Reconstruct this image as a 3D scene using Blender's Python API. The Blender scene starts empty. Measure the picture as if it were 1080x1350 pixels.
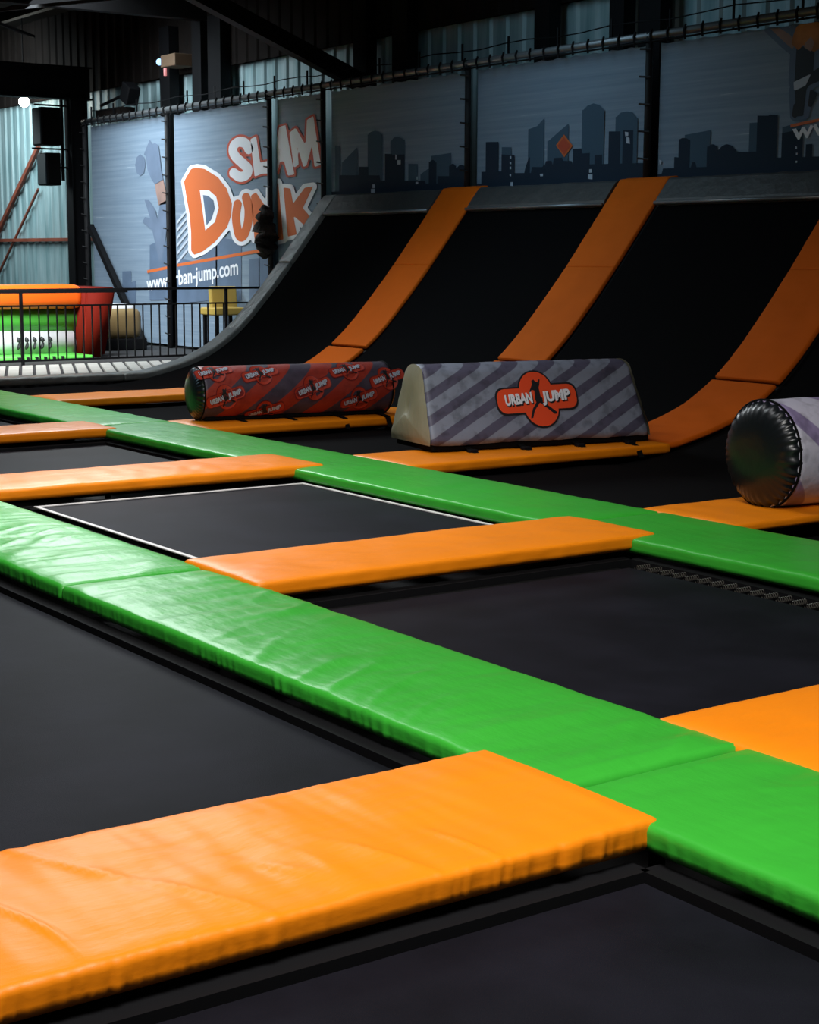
import bpy, bmesh, math, random
from mathutils import Vector, Matrix, noise
random.seed(7)
SC = bpy.context.scene
COL = SC.collection
# ---------------------------------------------------------------- camera
cd = bpy.data.cameras.new('camera'); cam = bpy.data.objects.new('camera', cd); COL.objects.link(cam)
cd.sensor_fit = 'VERTICAL'; cd.sensor_height = 36.0; cd.lens = 2180.03 * 36 / 1350
cd.clip_start = .05; cd.clip_end = 300
cam.matrix_world = Matrix(((0.8201, 0.085643, -0.565774, 0), (-0.572211, 0.12819, -0.810026, 0),
                           (0.003153, 0.988045, 0.154135, 1.6), (0, 0, 0, 1)))
SC.camera = cam
SC.view_settings.view_transform = 'Standard'; SC.view_settings.look = 'None'
SC.view_settings.gamma = 1; SC.view_settings.use_curve_mapping = False
SC.view_settings.exposure = 0.0
# ---------------------------------------------------------------- world, hall lights and added fill lights
wd = bpy.data.worlds.new('world'); SC.world = wd; wd.use_nodes = True
wd.node_tree.nodes['Background'].inputs[0].default_value = (.10, .13, .18, 1)
wd.node_tree.nodes['Background'].inputs[1].default_value = .06
def area(name, loc, target, sx, sy, power, col, spread=180):
    d = bpy.data.lights.new(name, 'AREA'); d.shape = 'RECTANGLE'; d.size = sx; d.size_y = sy
    d.energy = power; d.color = col; d.spread = math.radians(spread)
    o = bpy.data.objects.new(name, d); COL.objects.link(o); o.location = loc
    o.rotation_euler = (Vector(target) - Vector(loc)).to_track_quat('-Z', 'Y').to_euler()
    return o
area('hall_light_front', (1.7, 2.0, 5.4), (3.3, 4.6, 0), 2.5, 2.5, 265, (1, .97, .93), 120)
area('hall_light_middle', (4.6, 9.0, 5.6), (4.6, 10.0, 0), 2.0, 3.0, 120, (.96, .97, 1), 95)
area('hall_light_glare', (6.2, 13.6, 5.9), (5.5, 11.0, 0), 1.0, 2.0, 50, (.88, .96, 1), 120)
area('hall_light_glare', (9.0, 20.6, 5.9), (7.0, 16.0, 0), 1.6, 2.6, 180, (.90, .97, 1), 100)
area('banner_fill_light', (11.0, 15.6, 5.9), (13.2, 15.6, 3.4), 1.0, 14.0, 84, (.52, .80, 1), 130)  # added cool fill with no real fixture, brightens the right-hand banners
area('hall_light_back', (10.8, 26.5, 5.6), (13.2, 26.4, 2.6), 1.6, 5.0, 330, (.80, .93, 1), 120)
area('deck_fill_light', (7.6, 21.3, 5.2), (9.3, 24.4, .3), 1.2, 3.0, 300, (.93, .98, 1), 80)  # added fill, aimed to brighten the deck and the inflatable's front faces
area('hall_light_corner', (11.5, 34.0, 4.6), (14.2, 34.5, 2.6), 1.5, 4.0, 155, (.78, .95, 1), 150)
# ---------------------------------------------------------------- materials
def mat(name, col, rough=.5, metal=0., bump=None, coat=0., spec=.5, var=0., emis=None):
    m = bpy.data.materials.new(name); m.use_nodes = True; nt = m.node_tree; N = nt.nodes; L = nt.links
    b = N['Principled BSDF']; b.inputs['Base Color'].default_value = (*col, 1)
    b.inputs['Roughness'].default_value = rough; b.inputs['Metallic'].default_value = metal
    b.inputs['Specular IOR Level'].default_value = spec
    b.inputs['Coat Weight'].default_value = coat; b.inputs['Coat Roughness'].default_value = .2
    tc = N.new('ShaderNodeTexCoord')
    if emis: b.inputs['Emission Color'].default_value = (*emis[0], 1); b.inputs['Emission Strength'].default_value = emis[1]
    if var:
        n = N.new('ShaderNodeTexNoise'); n.inputs['Scale'].default_value = 2.2; n.inputs['Detail'].default_value = 6
        r = N.new('ShaderNodeValToRGB'); L.new(tc.outputs['Object'], n.inputs[0]); L.new(n.outputs['Fac'], r.inputs[0])
        r.color_ramp.elements[0].position = .3; r.color_ramp.elements[1].position = .7
        r.color_ramp.elements[0].color = (*[c * (1 - var) for c in col], 1); r.color_ramp.elements[1].color = (*[min(1, c * (1 + var)) for c in col], 1)
        L.new(r.outputs[0], b.inputs['Base Color'])
    if bump:
        prev = None
        for sc, st, strx in bump:      # (scale vector, distance, strength)
            mp = N.new('ShaderNodeMapping'); mp.inputs['Scale'].default_value = sc
            n = N.new('ShaderNodeTexNoise'); n.inputs['Scale'].default_value = 1; n.inputs['Detail'].default_value = 4
            L.new(tc.outputs['Object'], mp.inputs[0]); L.new(mp.outputs[0], n.inputs[0])
            bp = N.new('ShaderNodeBump'); bp.inputs['Distance'].default_value = st; bp.inputs['Strength'].default_value = strx
            L.new(n.outputs['Fac'], bp.inputs['Height'])
            if prev: L.new(prev.outputs[0], bp.inputs['Normal'])
            prev = bp
        L.new(prev.outputs[0], b.inputs['Normal'])
    return m
M = {}
M['orange'] = mat('orange_vinyl', (.86, .235, .004), .42, spec=.32, bump=[((3, 9, 6), .02, .35), ((400, 400, 400), .0008, .25)], var=.04)
M['green'] = mat('green_vinyl', (.036, .37, .030), .37, spec=.4, bump=[((9, 3, 6), .02, .35), ((400, 400, 400), .0008, .25)], var=.05)
M['ramp_orange'] = mat('orange_ramp_vinyl', (.68, .12, .004), .8, bump=[((4, 4, 5), .02, .3), ((300, 300, 300), .001, .5)], var=.06, spec=.12)
M['grey'] = mat('grey_vinyl', (.055, .056, .055), .5, bump=[((9, 9, 9), .02, .5)], var=.1)
M['grey_edge'] = mat('pale_grey_vinyl', (.20, .21, .20), .36, bump=[((7, 7, 7), .03, .6)], var=.15)
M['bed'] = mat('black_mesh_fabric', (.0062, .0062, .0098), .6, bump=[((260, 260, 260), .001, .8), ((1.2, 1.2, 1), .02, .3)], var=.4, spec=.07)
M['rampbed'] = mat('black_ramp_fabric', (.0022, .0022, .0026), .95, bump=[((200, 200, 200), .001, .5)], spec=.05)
M['black'] = mat('black_painted_steel', (.005, .005, .006), .6, spec=.15)
M['steel'] = mat('galvanised_steel', (.22, .23, .24), .4, metal=.6)
M['spring'] = mat('dull_spring_steel', (.10, .09, .08), .4, metal=.6)
M['dark_steel'] = mat('dark_steel', (.018, .017, .018), .6, spec=.2)
M['webbing'] = mat('white_webbing', (.62, .60, .58), .7)
M['floor'] = mat('dark_concrete', (.02, .02, .022), .8, var=.3)
M['roof'] = mat('dark_roof_sheet', (.012, .011, .010), .8, var=.3, spec=.1)
M['brown'] = mat('dark_brown_shade_and_bracket', (.011, .008, .007), .8, var=.3, spec=.1)  # upper wall's shade put into the colour; the floodlight's bracket box shares it
M['blackvinyl'] = mat('black_vinyl', (.006, .008, .010), .3, bump=[((12, 12, 12), .01, .3)])
M['strap'] = mat('black_strap', (.003, .003, .003), .8, spec=.1)
M['white'] = mat('white_print', (.78, .79, .84), .6)
M['p_orange'] = mat('orange_print', (.62, .14, .035), .6)
M['p_red'] = mat('red_outline_print', (.50, .07, .03), .6)
M['logo_red'] = mat('orange_red_print', (.80, .07, .015), .55)
M['logo_black'] = mat('black_print', (.006, .006, .008), .6)
M['logo_dim'] = mat('dim_red_print', (.48, .035, .012), .6)
M['logo_dark'] = mat('dark_red_print', (.20, .012, .012), .6)
M['sky_far'] = mat('slate_blue_print', (.062, .105, .15), .7, spec=.1)
M['sky_near'] = mat('dark_blue_print', (.022, .035, .055), .7, spec=.1)
M['dunk'] = mat('grey_figure_print', (.13, .17, .24), .7, spec=.2, var=.15)
M['pale'] = mat('pale_print', (.45, .50, .58), .7)
M['skin'] = mat('skin_print', (.30, .19, .16), .7, var=.3)
M['hair'] = mat('curly_hair_print', (.42, .15, .03), .7, var=.6)
M['blocks'] = mat('blue_building_print', (.10, .145, .22), .7, var=.15)
M['inf_orange'] = mat('orange_pvc', (.85, .12, .010), .3)
M['inf_red'] = mat('dark_red_pvc', (.14, .008, .003), .8, spec=.1)
M['inf_green'] = mat('green_pvc', (.10, .52, .07), .3)
M['inf_white'] = mat('white_pvc', (.72, .72, .76), .3)
M['tan'] = mat('tan_pvc', (.22, .15, .06), .5, var=.15)
M['mustard'] = mat('mustard_upholstery', (.48, .33, .07), .6, var=.1)
M['rust'] = mat('rust_red_paint', (.22, .055, .03), .6, var=.3)
M['cream_vinyl'] = mat('cream_vinyl', (.22, .205, .14), .6, bump=[((10, 10, 4), .02, .6)], var=.1)
M['cloth'] = mat('dark_brown_cloth', (.018, .012, .010), .9, bump=[((14, 14, 6), .05, 1)], var=.5)
M['lamp'] = mat('lamp_lens', (1, 1, 1), .4, emis=((1, .93, .8), 60))
M['tube'] = mat('pink_tube', (.9, .4, .4), .4, emis=((1, .35, .35), .5))
M['blue_led'] = mat('blue_led', (.4, .6, 1), .4, emis=((.35, .6, 1), 1.5))
M['brownbox'] = mat('light_brown_box', (.16, .10, .06), .7)
M['deck'] = mat('pale_deck_board', (.42, .42, .39), .5, var=.15)
def steel_cladding(name, a, b_):
    m = bpy.data.materials.new(name); m.use_nodes = True; N = m.node_tree.nodes; L = m.node_tree.links
    b = N['Principled BSDF']; tc = N.new('ShaderNodeTexCoord'); mp = N.new('ShaderNodeMapping'); mp.inputs['Scale'].default_value = (3, 3, .35)
    n = N.new('ShaderNodeTexNoise'); n.inputs['Scale'].default_value = 2; n.inputs['Detail'].default_value = 8
    r = N.new('ShaderNodeValToRGB'); r.color_ramp.elements[0].color = (*a, 1); r.color_ramp.elements[1].color = (*b_, 1)
    r.color_ramp.elements[0].position = .35; r.color_ramp.elements[1].position = .65
    L.new(tc.outputs['Object'], mp.inputs[0]); L.new(mp.outputs[0], n.inputs[0]); L.new(n.outputs['Fac'], r.inputs[0]); L.new(r.outputs[0], b.inputs['Base Color'])
    b.inputs['Roughness'].default_value = .45; b.inputs['Metallic'].default_value = .1
    return m
M['clad'] = steel_cladding('pale_steel_cladding', (.20, .33, .35), (.40, .52, .54))
def banner_mat():
    m = bpy.data.materials.new('printed_mesh_banner'); m.use_nodes = True; N = m.node_tree.nodes; L = m.node_tree.links
    b = N['Principled BSDF']; tc = N.new('ShaderNodeTexCoord')
    mp = N.new('ShaderNodeMapping'); mp.inputs['Scale'].default_value = (1, .14, 9.0); mp.inputs['Rotation'].default_value = (math.radians(-1.5), 0, 0)
    n = N.new('ShaderNodeTexNoise'); n.inputs['Scale'].default_value = 2.2; n.inputs['Detail'].default_value = 5; n.inputs['Roughness'].default_value = .65
    r = N.new('ShaderNodeValToRGB'); e = r.color_ramp.elements
    e[0].position = .35; e[0].color = (.175, .235, .305, 1); e[1].position = .60; e[1].color = (.225, .29, .365, 1)
    q = e.new(.65); q.color = (.225, .29, .365, 1); q = e.new(.68); q.color = (.42, .47, .55, 1)
    L.new(tc.outputs['Object'], mp.inputs[0]); L.new(mp.outputs[0], n.inputs[0]); L.new(n.outputs['Fac'], r.inputs[0]); L.new(r.outputs[0], b.inputs['Base Color'])
    n2 = N.new('ShaderNodeTexNoise'); n2.inputs['Scale'].default_value = 1.6; bp = N.new('ShaderNodeBump'); bp.inputs['Distance'].default_value = .05; bp.inputs['Strength'].default_value = .5
    L.new(tc.outputs['Object'], n2.inputs[0]); L.new(n2.outputs['Fac'], bp.inputs['Height']); L.new(bp.outputs[0], b.inputs['Normal'])
    b.inputs['Roughness'].default_value = .6; b.inputs['Specular IOR Level'].default_value = .2
    return m
M['banner'] = banner_mat()
def stripes(name, c1, c2, freq, vec, rough=.5, blot=.0, duty=.5):
    """hard diagonal stripes: frac(dot(object_coords, vec) * freq) > duty"""
    m = bpy.data.materials.new(name); m.use_nodes = True; N = m.node_tree.nodes; L = m.node_tree.links
    b = N['Principled BSDF']; tc = N.new('ShaderNodeTexCoord'); d = N.new('ShaderNodeVectorMath'); d.operation = 'DOT_PRODUCT'
    d.inputs[1].default_value = [v * freq for v in vec]; L.new(tc.outputs['Object'], d.inputs[0])
    f = N.new('ShaderNodeMath'); f.operation = 'FRACT'; L.new(d.outputs['Value'], f.inputs[0])
    r = N.new('ShaderNodeValToRGB'); e = r.color_ramp.elements; e[0].color = (*c1, 1); e[1].color = (*c2, 1); e[0].position = duty - .02; e[1].position = duty
    q = e.new(.98); q.color = (*c2, 1); q = e.new(1.0); q.color = (*c1, 1)
    L.new(f.outputs[0], r.inputs[0])
    n = N.new('ShaderNodeTexNoise'); n.inputs['Scale'].default_value = 9; n.inputs['Detail'].default_value = 5
    L.new(tc.outputs['Object'], n.inputs[0])
    r2 = N.new('ShaderNodeValToRGB'); r2.color_ramp.elements[0].position = .35; r2.color_ramp.elements[0].color = (1 - blot,) * 3 + (1,); r2.color_ramp.elements[1].position = .5; r2.color_ramp.elements[1].color = (1, 1, 1, 1)
    L.new(n.outputs['Fac'], r2.inputs[0])
    mx = N.new('ShaderNodeMix'); mx.data_type = 'RGBA'; mx.blend_type = 'MULTIPLY'; mx.inputs[0].default_value = 1
    L.new(r.outputs[0], mx.inputs[6]); L.new(r2.outputs[0], mx.inputs[7]); L.new(mx.outputs[2], b.inputs['Base Color'])
    bp = N.new('ShaderNodeBump'); bp.inputs['Distance'].default_value = .02; bp.inputs['Strength'].default_value = .35
    L.new(n.outputs['Fac'], bp.inputs['Height']); L.new(bp.outputs[0], b.inputs['Normal'])
    b.inputs['Roughness'].default_value = rough
    return m
M['cover_grey'] = stripes('grey_striped_cover', (.21, .235, .30), (.085, .08, .125), 6.2, (.45, 0, -.89), blot=.35, duty=.55)
M['cover_red'] = stripes('red_purple_striped_cover', (.36, .030, .014), (.065, .045, .068), 3.6, (.62, 0, -.78), blot=.25)
M['cover_white'] = stripes('white_lavender_cover', (.62, .60, .72), (.30, .24, .42), 3.0, (.7, 0, .7), blot=.3, duty=.7)
# ---------------------------------------------------------------- helpers
def link(name, me, m, parent=None, smooth=False):
    o = bpy.data.objects.new(name, me); COL.objects.link(o)
    if m: me.materials.append(m)
    if smooth:
        for p in me.polygons: p.use_smooth = True
    if parent: o.parent = parent
    return o
def mk(name, bm, m, parent=None, smooth=False, recalc=True):
    if recalc: bmesh.ops.recalc_face_normals(bm, faces=bm.faces[:])
    me = bpy.data.meshes.new(name); bm.to_mesh(me); bm.free()
    return link(name, me, m, parent, smooth)
def empty(name, loc=(0, 0, 0), rz=0):
    o = bpy.data.objects.new(name, None); COL.objects.link(o); o.location = loc; o.rotation_euler = (0, 0, rz); o.empty_display_size = .1
    return o
def tag(o, label, cat, group=None):
    o['label'] = label; o['category'] = cat
    if group: o['group'] = group
    return o
def struct(o): o['kind'] = 'structure'; return o
def box(bm, x0, x1, y0, y1, z0, z1):
    v = [bm.verts.new(p) for p in ((x0, y0, z0), (x1, y0, z0), (x1, y1, z0), (x0, y1, z0), (x0, y0, z1), (x1, y0, z1), (x1, y1, z1), (x0, y1, z1))]
    for f in ((3, 2, 1, 0), (4, 5, 6, 7), (0, 1, 5, 4), (1, 2, 6, 5), (2, 3, 7, 6), (3, 0, 4, 7)): bm.faces.new([v[i] for i in f])
def bbox(bm, *a, r=.02):
    t = bmesh.new(); box(t, *a); bmesh.ops.bevel(t, geom=t.edges[:], offset=r, segments=3, affect='EDGES', profile=.5)
    me = bpy.data.meshes.new('t'); t.to_mesh(me); t.free(); bm.from_mesh(me); bpy.data.meshes.remove(me)
def tube(bm, pts, r, n=8, closed=False):
    pts = [Vector(p) for p in pts]; rings = []
    up = Vector((0, 0, 1))
    for i, p in enumerate(pts):
        a = pts[i - 1] if (i or closed) else p; b = pts[(i + 1) % len(pts)] if (i < len(pts) - 1 or closed) else p
        d = (b - a).normalized(); s = d.cross(up)
        if s.length < 1e-3: s = d.cross(Vector((1, 0, 0)))
        s.normalize(); t = s.cross(d); rr = r[i] if isinstance(r, (list, tuple)) else r
        rings.append([bm.verts.new(p + (s * math.cos(2 * math.pi * k / n) + t * math.sin(2 * math.pi * k / n)) * rr) for k in range(n)])
    m_ = len(rings)
    for i in range(m_ if closed else m_ - 1):
        A_, B_ = rings[i], rings[(i + 1) % m_]
        for k in range(n): bm.faces.new((A_[k], A_[(k + 1) % n], B_[(k + 1) % n], B_[k]))
    if not closed:
        bm.faces.new(rings[0][::-1]); bm.faces.new(rings[-1])
def bar(bm, a, b, w, h):
    """rectangular bar from a to b"""
    a, b = Vector(a), Vector(b); d = (b - a).normalized(); s = d.cross(Vector((0, 0, 1)))
    if s.length < 1e-3: s = Vector((0, 1, 0))
    s.normalize(); t = s.cross(d)
    v = [bm.verts.new(p + s * sx * w / 2 + t * sy * h / 2) for p in (a, b) for sx, sy in ((-1, -1), (1, -1), (1, 1), (-1, 1))]
    for f in ((3, 2, 1, 0), (4, 5, 6, 7), (0, 1, 5, 4), (1, 2, 6, 5), (2, 3, 7, 6), (3, 0, 4, 7)): bm.faces.new([v[i] for i in f])
def nz(x, y, z): return noise.noise(Vector((x, y, z)))
def sweep_pad(name, m, path, width, th, side, parent=None, seed=0, er=1.0, crease=.006, gather=.006, puff=.012, step=.045, ripple=1.0, sag=.0):
    """upholstered pad: rounded cross-section swept along path (list of Vector = top centre line).
    side = unit vector across; creases, gathers and a pillowy top are real displacement"""
    P = [Vector(p) for p in path]; side = Vector(side)
    seg = [0.]
    for a, b in zip(P, P[1:]): seg.append(seg[-1] + (b - a).length)
    L_ = seg[-1]; n = max(8, int(L_ / step)); r = min(.022, th * .4)
    def at(s):
        s = max(0, min(L_, s)); i = 0
        while i < len(seg) - 2 and seg[i + 1] < s: i += 1
        t = (s - seg[i]) / max(1e-9, seg[i + 1] - seg[i]); return P[i].lerp(P[i + 1], t)
    ks = []                    # cross-section (u across, w down, kind)
    W = width / 2
    nt = max(14, int(width / .035))
    for i in range(nt + 1):
        ks.append((-W + r + (width - 2 * r) * i / nt, 0, 't'))
    for i in range(1, 4): a = math.pi / 2 * i / 4; ks.append((W - r + r * math.sin(a), r - r * math.cos(a), 's'))
    for i in range(4): ks.append((W, r + (th - 2 * r) * i / 3, 's'))
    ks.append((W - r, th, 'b')); ks.append((-W + r, th, 'b'))
    for i in range(4): ks.append((-W, th - r - (th - 2 * r) * i / 3, 's'))
    for i in range(3, 0, -1): a = math.pi / 2 * i / 4; ks.append((-W + r - r * math.sin(a), r - r * math.cos(a), 's'))
    S = [0, r * .3, r] + [r + (L_ - 2 * r) * i / n for i in range(1, n)] + [L_ - r, L_ - r * .3, L_]
    bm = bmesh.new(); rings = []
    for j, s in enumerate(S):
        c = at(s); d = (at(s + .02) - at(s - .02)).normalized(); nrm = side.cross(d)
        if nrm.z < 0: nrm = -nrm
        e = min(s, L_ - s); inset = ((r - math.sqrt(max(0, r * r - (r - e) ** 2))) if e < r else 0) * er
        ring = []
        for u, w, k in ks:
            uu = u * (1 - inset / W); ww = w + inset * (1 - 2 * w / th) if True else w
            q = abs(u) / W; edge = max(0, 1 - q ** 4) * min(1, e / .08)
            px, py = s, u
            disp = 0.; out = 0.
            if k in 'ts' and w < th * .5:
                disp += puff * edge
                # diagonal tension creases
                cr = nz((px + py * .9 * math.cos(seed)) * 3.4 + seed * 3.7 + nz(px * 1.2, py * 2, seed) * .35, py * .5, seed * 1.3)
                cr2 = (1 - min(1, abs(cr) * 6.0)) * max(0, min(1, .5 + 1.6 * nz(px * 1.1 + 7, py * 1.6, seed + 3)))
                ek = edge ** .5; disp += ek * crease * (cr2 ** 2) * 1.3 + ek * crease * nz(px * 5.5 + seed, py * 2.2 + nz(px * 2, py * 3, 4) , seed + 9.1) * 1.4
                disp += ek * crease * .5 * nz(px * 16 + seed, py * 3.2, seed)
            if k == 's':
                g = (1 - abs(nz(px * 24 * ripple + .6 * w / th, seed, .5)) * 4.0) * (.55 + nz(px * 3, 0, seed + 2))
                out += gather * g * (.4 + min(1, w / th)) + gather * 1.2 * nz(px * 1.6, seed + 5, 1 if u > 0 else 3)
            sg = sag * nz(px * .6, seed * 2.2, 0)
            pos = c + side * (uu + math.copysign(out, u)) + nrm * (disp - ww + sg)
            ring.append(bm.verts.new(pos))
        rings.append(ring)
    K = len(ks)
    for a, b in zip(rings, rings[1:]):
        for i in range(K): bm.faces.new((a[i], a[(i + 1) % K], b[(i + 1) % K], b[i]))
    bm.faces.new(rings[0]); bm.faces.new(rings[-1][::-1])
    return mk(name, bm, m, parent, smooth=True)
def flatpoly(bm, pts, f):
    try: bm.faces.new([bm.verts.new(f(*p)) for p in pts])
    except ValueError: pass
def area2(p): return sum(a[0] * b[1] - b[0] * a[1] for a, b in zip(p, p[1:] + p[:1]))
def offset(p, w):
    """polygon widened by w, mitred corners"""
    p = [tuple(q) for q in p]
    if area2(p) < 0: p = p[::-1]
    out = []; n = len(p)
    for i in range(n):
        a, b, c = p[i - 1], p[i], p[(i + 1) % n]
        d1 = Vector((b[0] - a[0], b[1] - a[1])).normalized(); d2 = Vector((c[0] - b[0], c[1] - b[1])).normalized()
        n1 = Vector((d1.y, -d1.x)); n2 = Vector((d2.y, -d2.x)); m_ = n1 + n2
        if m_.length < .2: out += [(b[0] + n1.x * w + d1.x * w * .6, b[1] + n1.y * w + d1.y * w * .6), (b[0] + n2.x * w - d2.x * w * .6, b[1] + n2.y * w - d2.y * w * .6)]; continue
        m_.normalize(); k = w / max(.55, m_.dot(n1)); out.append((b[0] + m_.x * k, b[1] + m_.y * k))
    return out
def stroke_poly(p, w):
    """one outline polygon around a thick line with round ends"""
    P = [Vector(q) for q in p]; Lf, Rt = [], []
    for i, q in enumerate(P):
        d = (P[min(i + 1, len(P) - 1)] - P[max(i - 1, 0)]).normalized(); n_ = Vector((-d.y, d.x)); Lf.append(q + n_ * w); Rt.append(q - n_ * w)
    def cap(c, d):
        a0 = math.atan2(d.x, -d.y); return [c + Vector((math.cos(a0 - math.pi * k / 6), math.sin(a0 - math.pi * k / 6))) * w for k in range(1, 6)]
    e = (P[-1] - P[-2]).normalized(); s = (P[0] - P[1]).normalized()
    return [tuple(v) for v in Lf + cap(P[-1], e) + Rt[::-1] + cap(P[0], s)]
def sdf_mesh(bm, f, shapes, w, res=.022, ky=.55, region=None):
    """marching squares around polygons ('p', pts) and lines ('l', pts); distance is measured with across-wall lengths scaled by ky"""
    shapes = [(q[0], q[1], q[2] if len(q) > 2 else 0) for q in shapes]; pts = [q for k, s, e in shapes for q in s]; g = w + .06 + max(e for k, s, e in shapes)
    y0, y1 = min(p[0] for p in pts) - g / ky, max(p[0] for p in pts) + g / ky; z0, z1 = min(p[1] for p in pts) - g, max(p[1] for p in pts) + g
    if region: y0, y1 = max(y0, region[0]), min(y1, region[1])
    ry = res / ky; ny, nz_ = int((y1 - y0) / ry) + 1, int((z1 - z0) / res) + 1
    if ny < 2: return
    S = []
    for k, s, ex in shapes:
        q = [(a * ky, c) for a, c in s]; S.append((k, list(zip(q, q[1:] + (q[:1] if k == 'p' else []))), ex))
    def dist(y, z):
        y *= ky; best = 9.
        for k, sg, ex in S:
            d2 = 9.; ins = False
            for (ax, ay), (bx, by) in sg:
                dx, dy = bx - ax, by - ay; t = ((y - ax) * dx + (z - ay) * dy) / (dx * dx + dy * dy + 1e-12); t = 0 if t < 0 else (1 if t > 1 else t)
                e = (ax + dx * t - y) ** 2 + (ay + dy * t - z) ** 2
                if e < d2: d2 = e
                if k == 'p' and (ay > z) != (by > z) and y < (bx - ax) * (z - ay) / (by - ay) + ax: ins = not ins
            d = math.sqrt(d2); d = (-d if ins else d) - ex
            if d < best: best = d
        return best - w
    G = [[dist(y0 + i * ry, z0 + j * res) for j in range(nz_ + 1)] for i in range(ny + 1)]; vc = {}
    def V(i, j, i2=None, j2=None):
        key = (i, j, i2, j2) if i2 is None or (i, j) < (i2, j2) else (i2, j2, i, j)
        if key not in vc:
            if i2 is None: p = (y0 + i * ry, z0 + j * res)
            else:
                a, c = G[key[0]][key[1]], G[key[2]][key[3]]; t = a / (a - c); p = (y0 + (key[0] + (key[2] - key[0]) * t) * ry, z0 + (key[1] + (key[3] - key[1]) * t) * res)
            vc[key] = bm.verts.new(f(*p))
        return vc[key]
    for i in range(ny):
        for j in range(nz_):
            c = [(i, j), (i + 1, j), (i + 1, j + 1), (i, j + 1)]; o = []
            for q in range(4):
                a, e = c[q], c[(q + 1) % 4]; ia, ie = G[a[0]][a[1]] < 0, G[e[0]][e[1]] < 0
                if ia: o.append(V(*a))
                if ia != ie: o.append(V(*a, *e))
            if len(o) >= 3:
                try: bm.faces.new(o)
                except ValueError: pass
def smooth_line(p, k=5):
    n = len(p) - 1; out = []
    for i in range(n * k + 1):
        t = i / k; j = min(int(t), n - 1); f = t - j; a, b, c, d = p[max(j - 1, 0)], p[j], p[j + 1], p[min(j + 2, n)]
        out.append(tuple(.5 * (2 * b[q] + (c[q] - a[q]) * f + (2 * a[q] - 5 * b[q] + 4 * c[q] - d[q]) * f * f + (3 * b[q] - a[q] - 3 * c[q] + d[q]) * f ** 3) for q in (0, 1)))
    return out
def tri_solid(bm, depth=0):
    bmesh.ops.triangulate(bm, faces=bm.faces[:])
_tc = {}
def text_mesh(s, bold=.0):
    """built-in font text as (verts2d, faces), height of a capital about .7"""
    if (s, bold) in _tc: return _tc[(s, bold)]
    c = bpy.data.curves.new('t', 'FONT'); c.body = s; c.offset = bold; c.resolution_u = 3
    o = bpy.data.objects.new('t', c); COL.objects.link(o); bpy.context.view_layer.update()
    me = bpy.data.meshes.new_from_object(o.evaluated_get(bpy.context.evaluated_depsgraph_get()))
    r = ([(v.co.x, v.co.y) for v in me.vertices], [tuple(p.vertices) for p in me.polygons])
    bpy.data.objects.remove(o); bpy.data.curves.remove(c); bpy.data.meshes.remove(me); _tc[(s, bold)] = r; return r
def put_text(bm, s, f, bold=.0):
    vs, fs = text_mesh(s, bold); V = [bm.verts.new(f(*v)) for v in vs]
    for q in fs:
        try: bm.faces.new([V[i] for i in q])
        except ValueError: pass
def text_width(s, bold=0.): return max(v[0] for v in text_mesh(s, bold)[0])
def revolve(bm, prof, n, ax0, axis='x', fold=None):
    """revolve (along, radius) profile around the x axis through ax0"""
    rings = []
    for a, r in prof:
        ring = []
        for k in range(n):
            t = 2 * math.pi * k / n; rr = r + (fold(a, t) if fold else 0)
            ring.append(bm.verts.new((ax0[0] + a, ax0[1] + rr * math.cos(t), ax0[2] + rr * math.sin(t))))
        rings.append(ring)
    for A_, B_ in zip(rings, rings[1:]):
        for k in range(n): bm.faces.new((A_[k], A_[(k + 1) % n], B_[(k + 1) % n], B_[k]))
    bm.faces.new(rings[0][::-1]); bm.faces.new(rings[-1])
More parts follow.
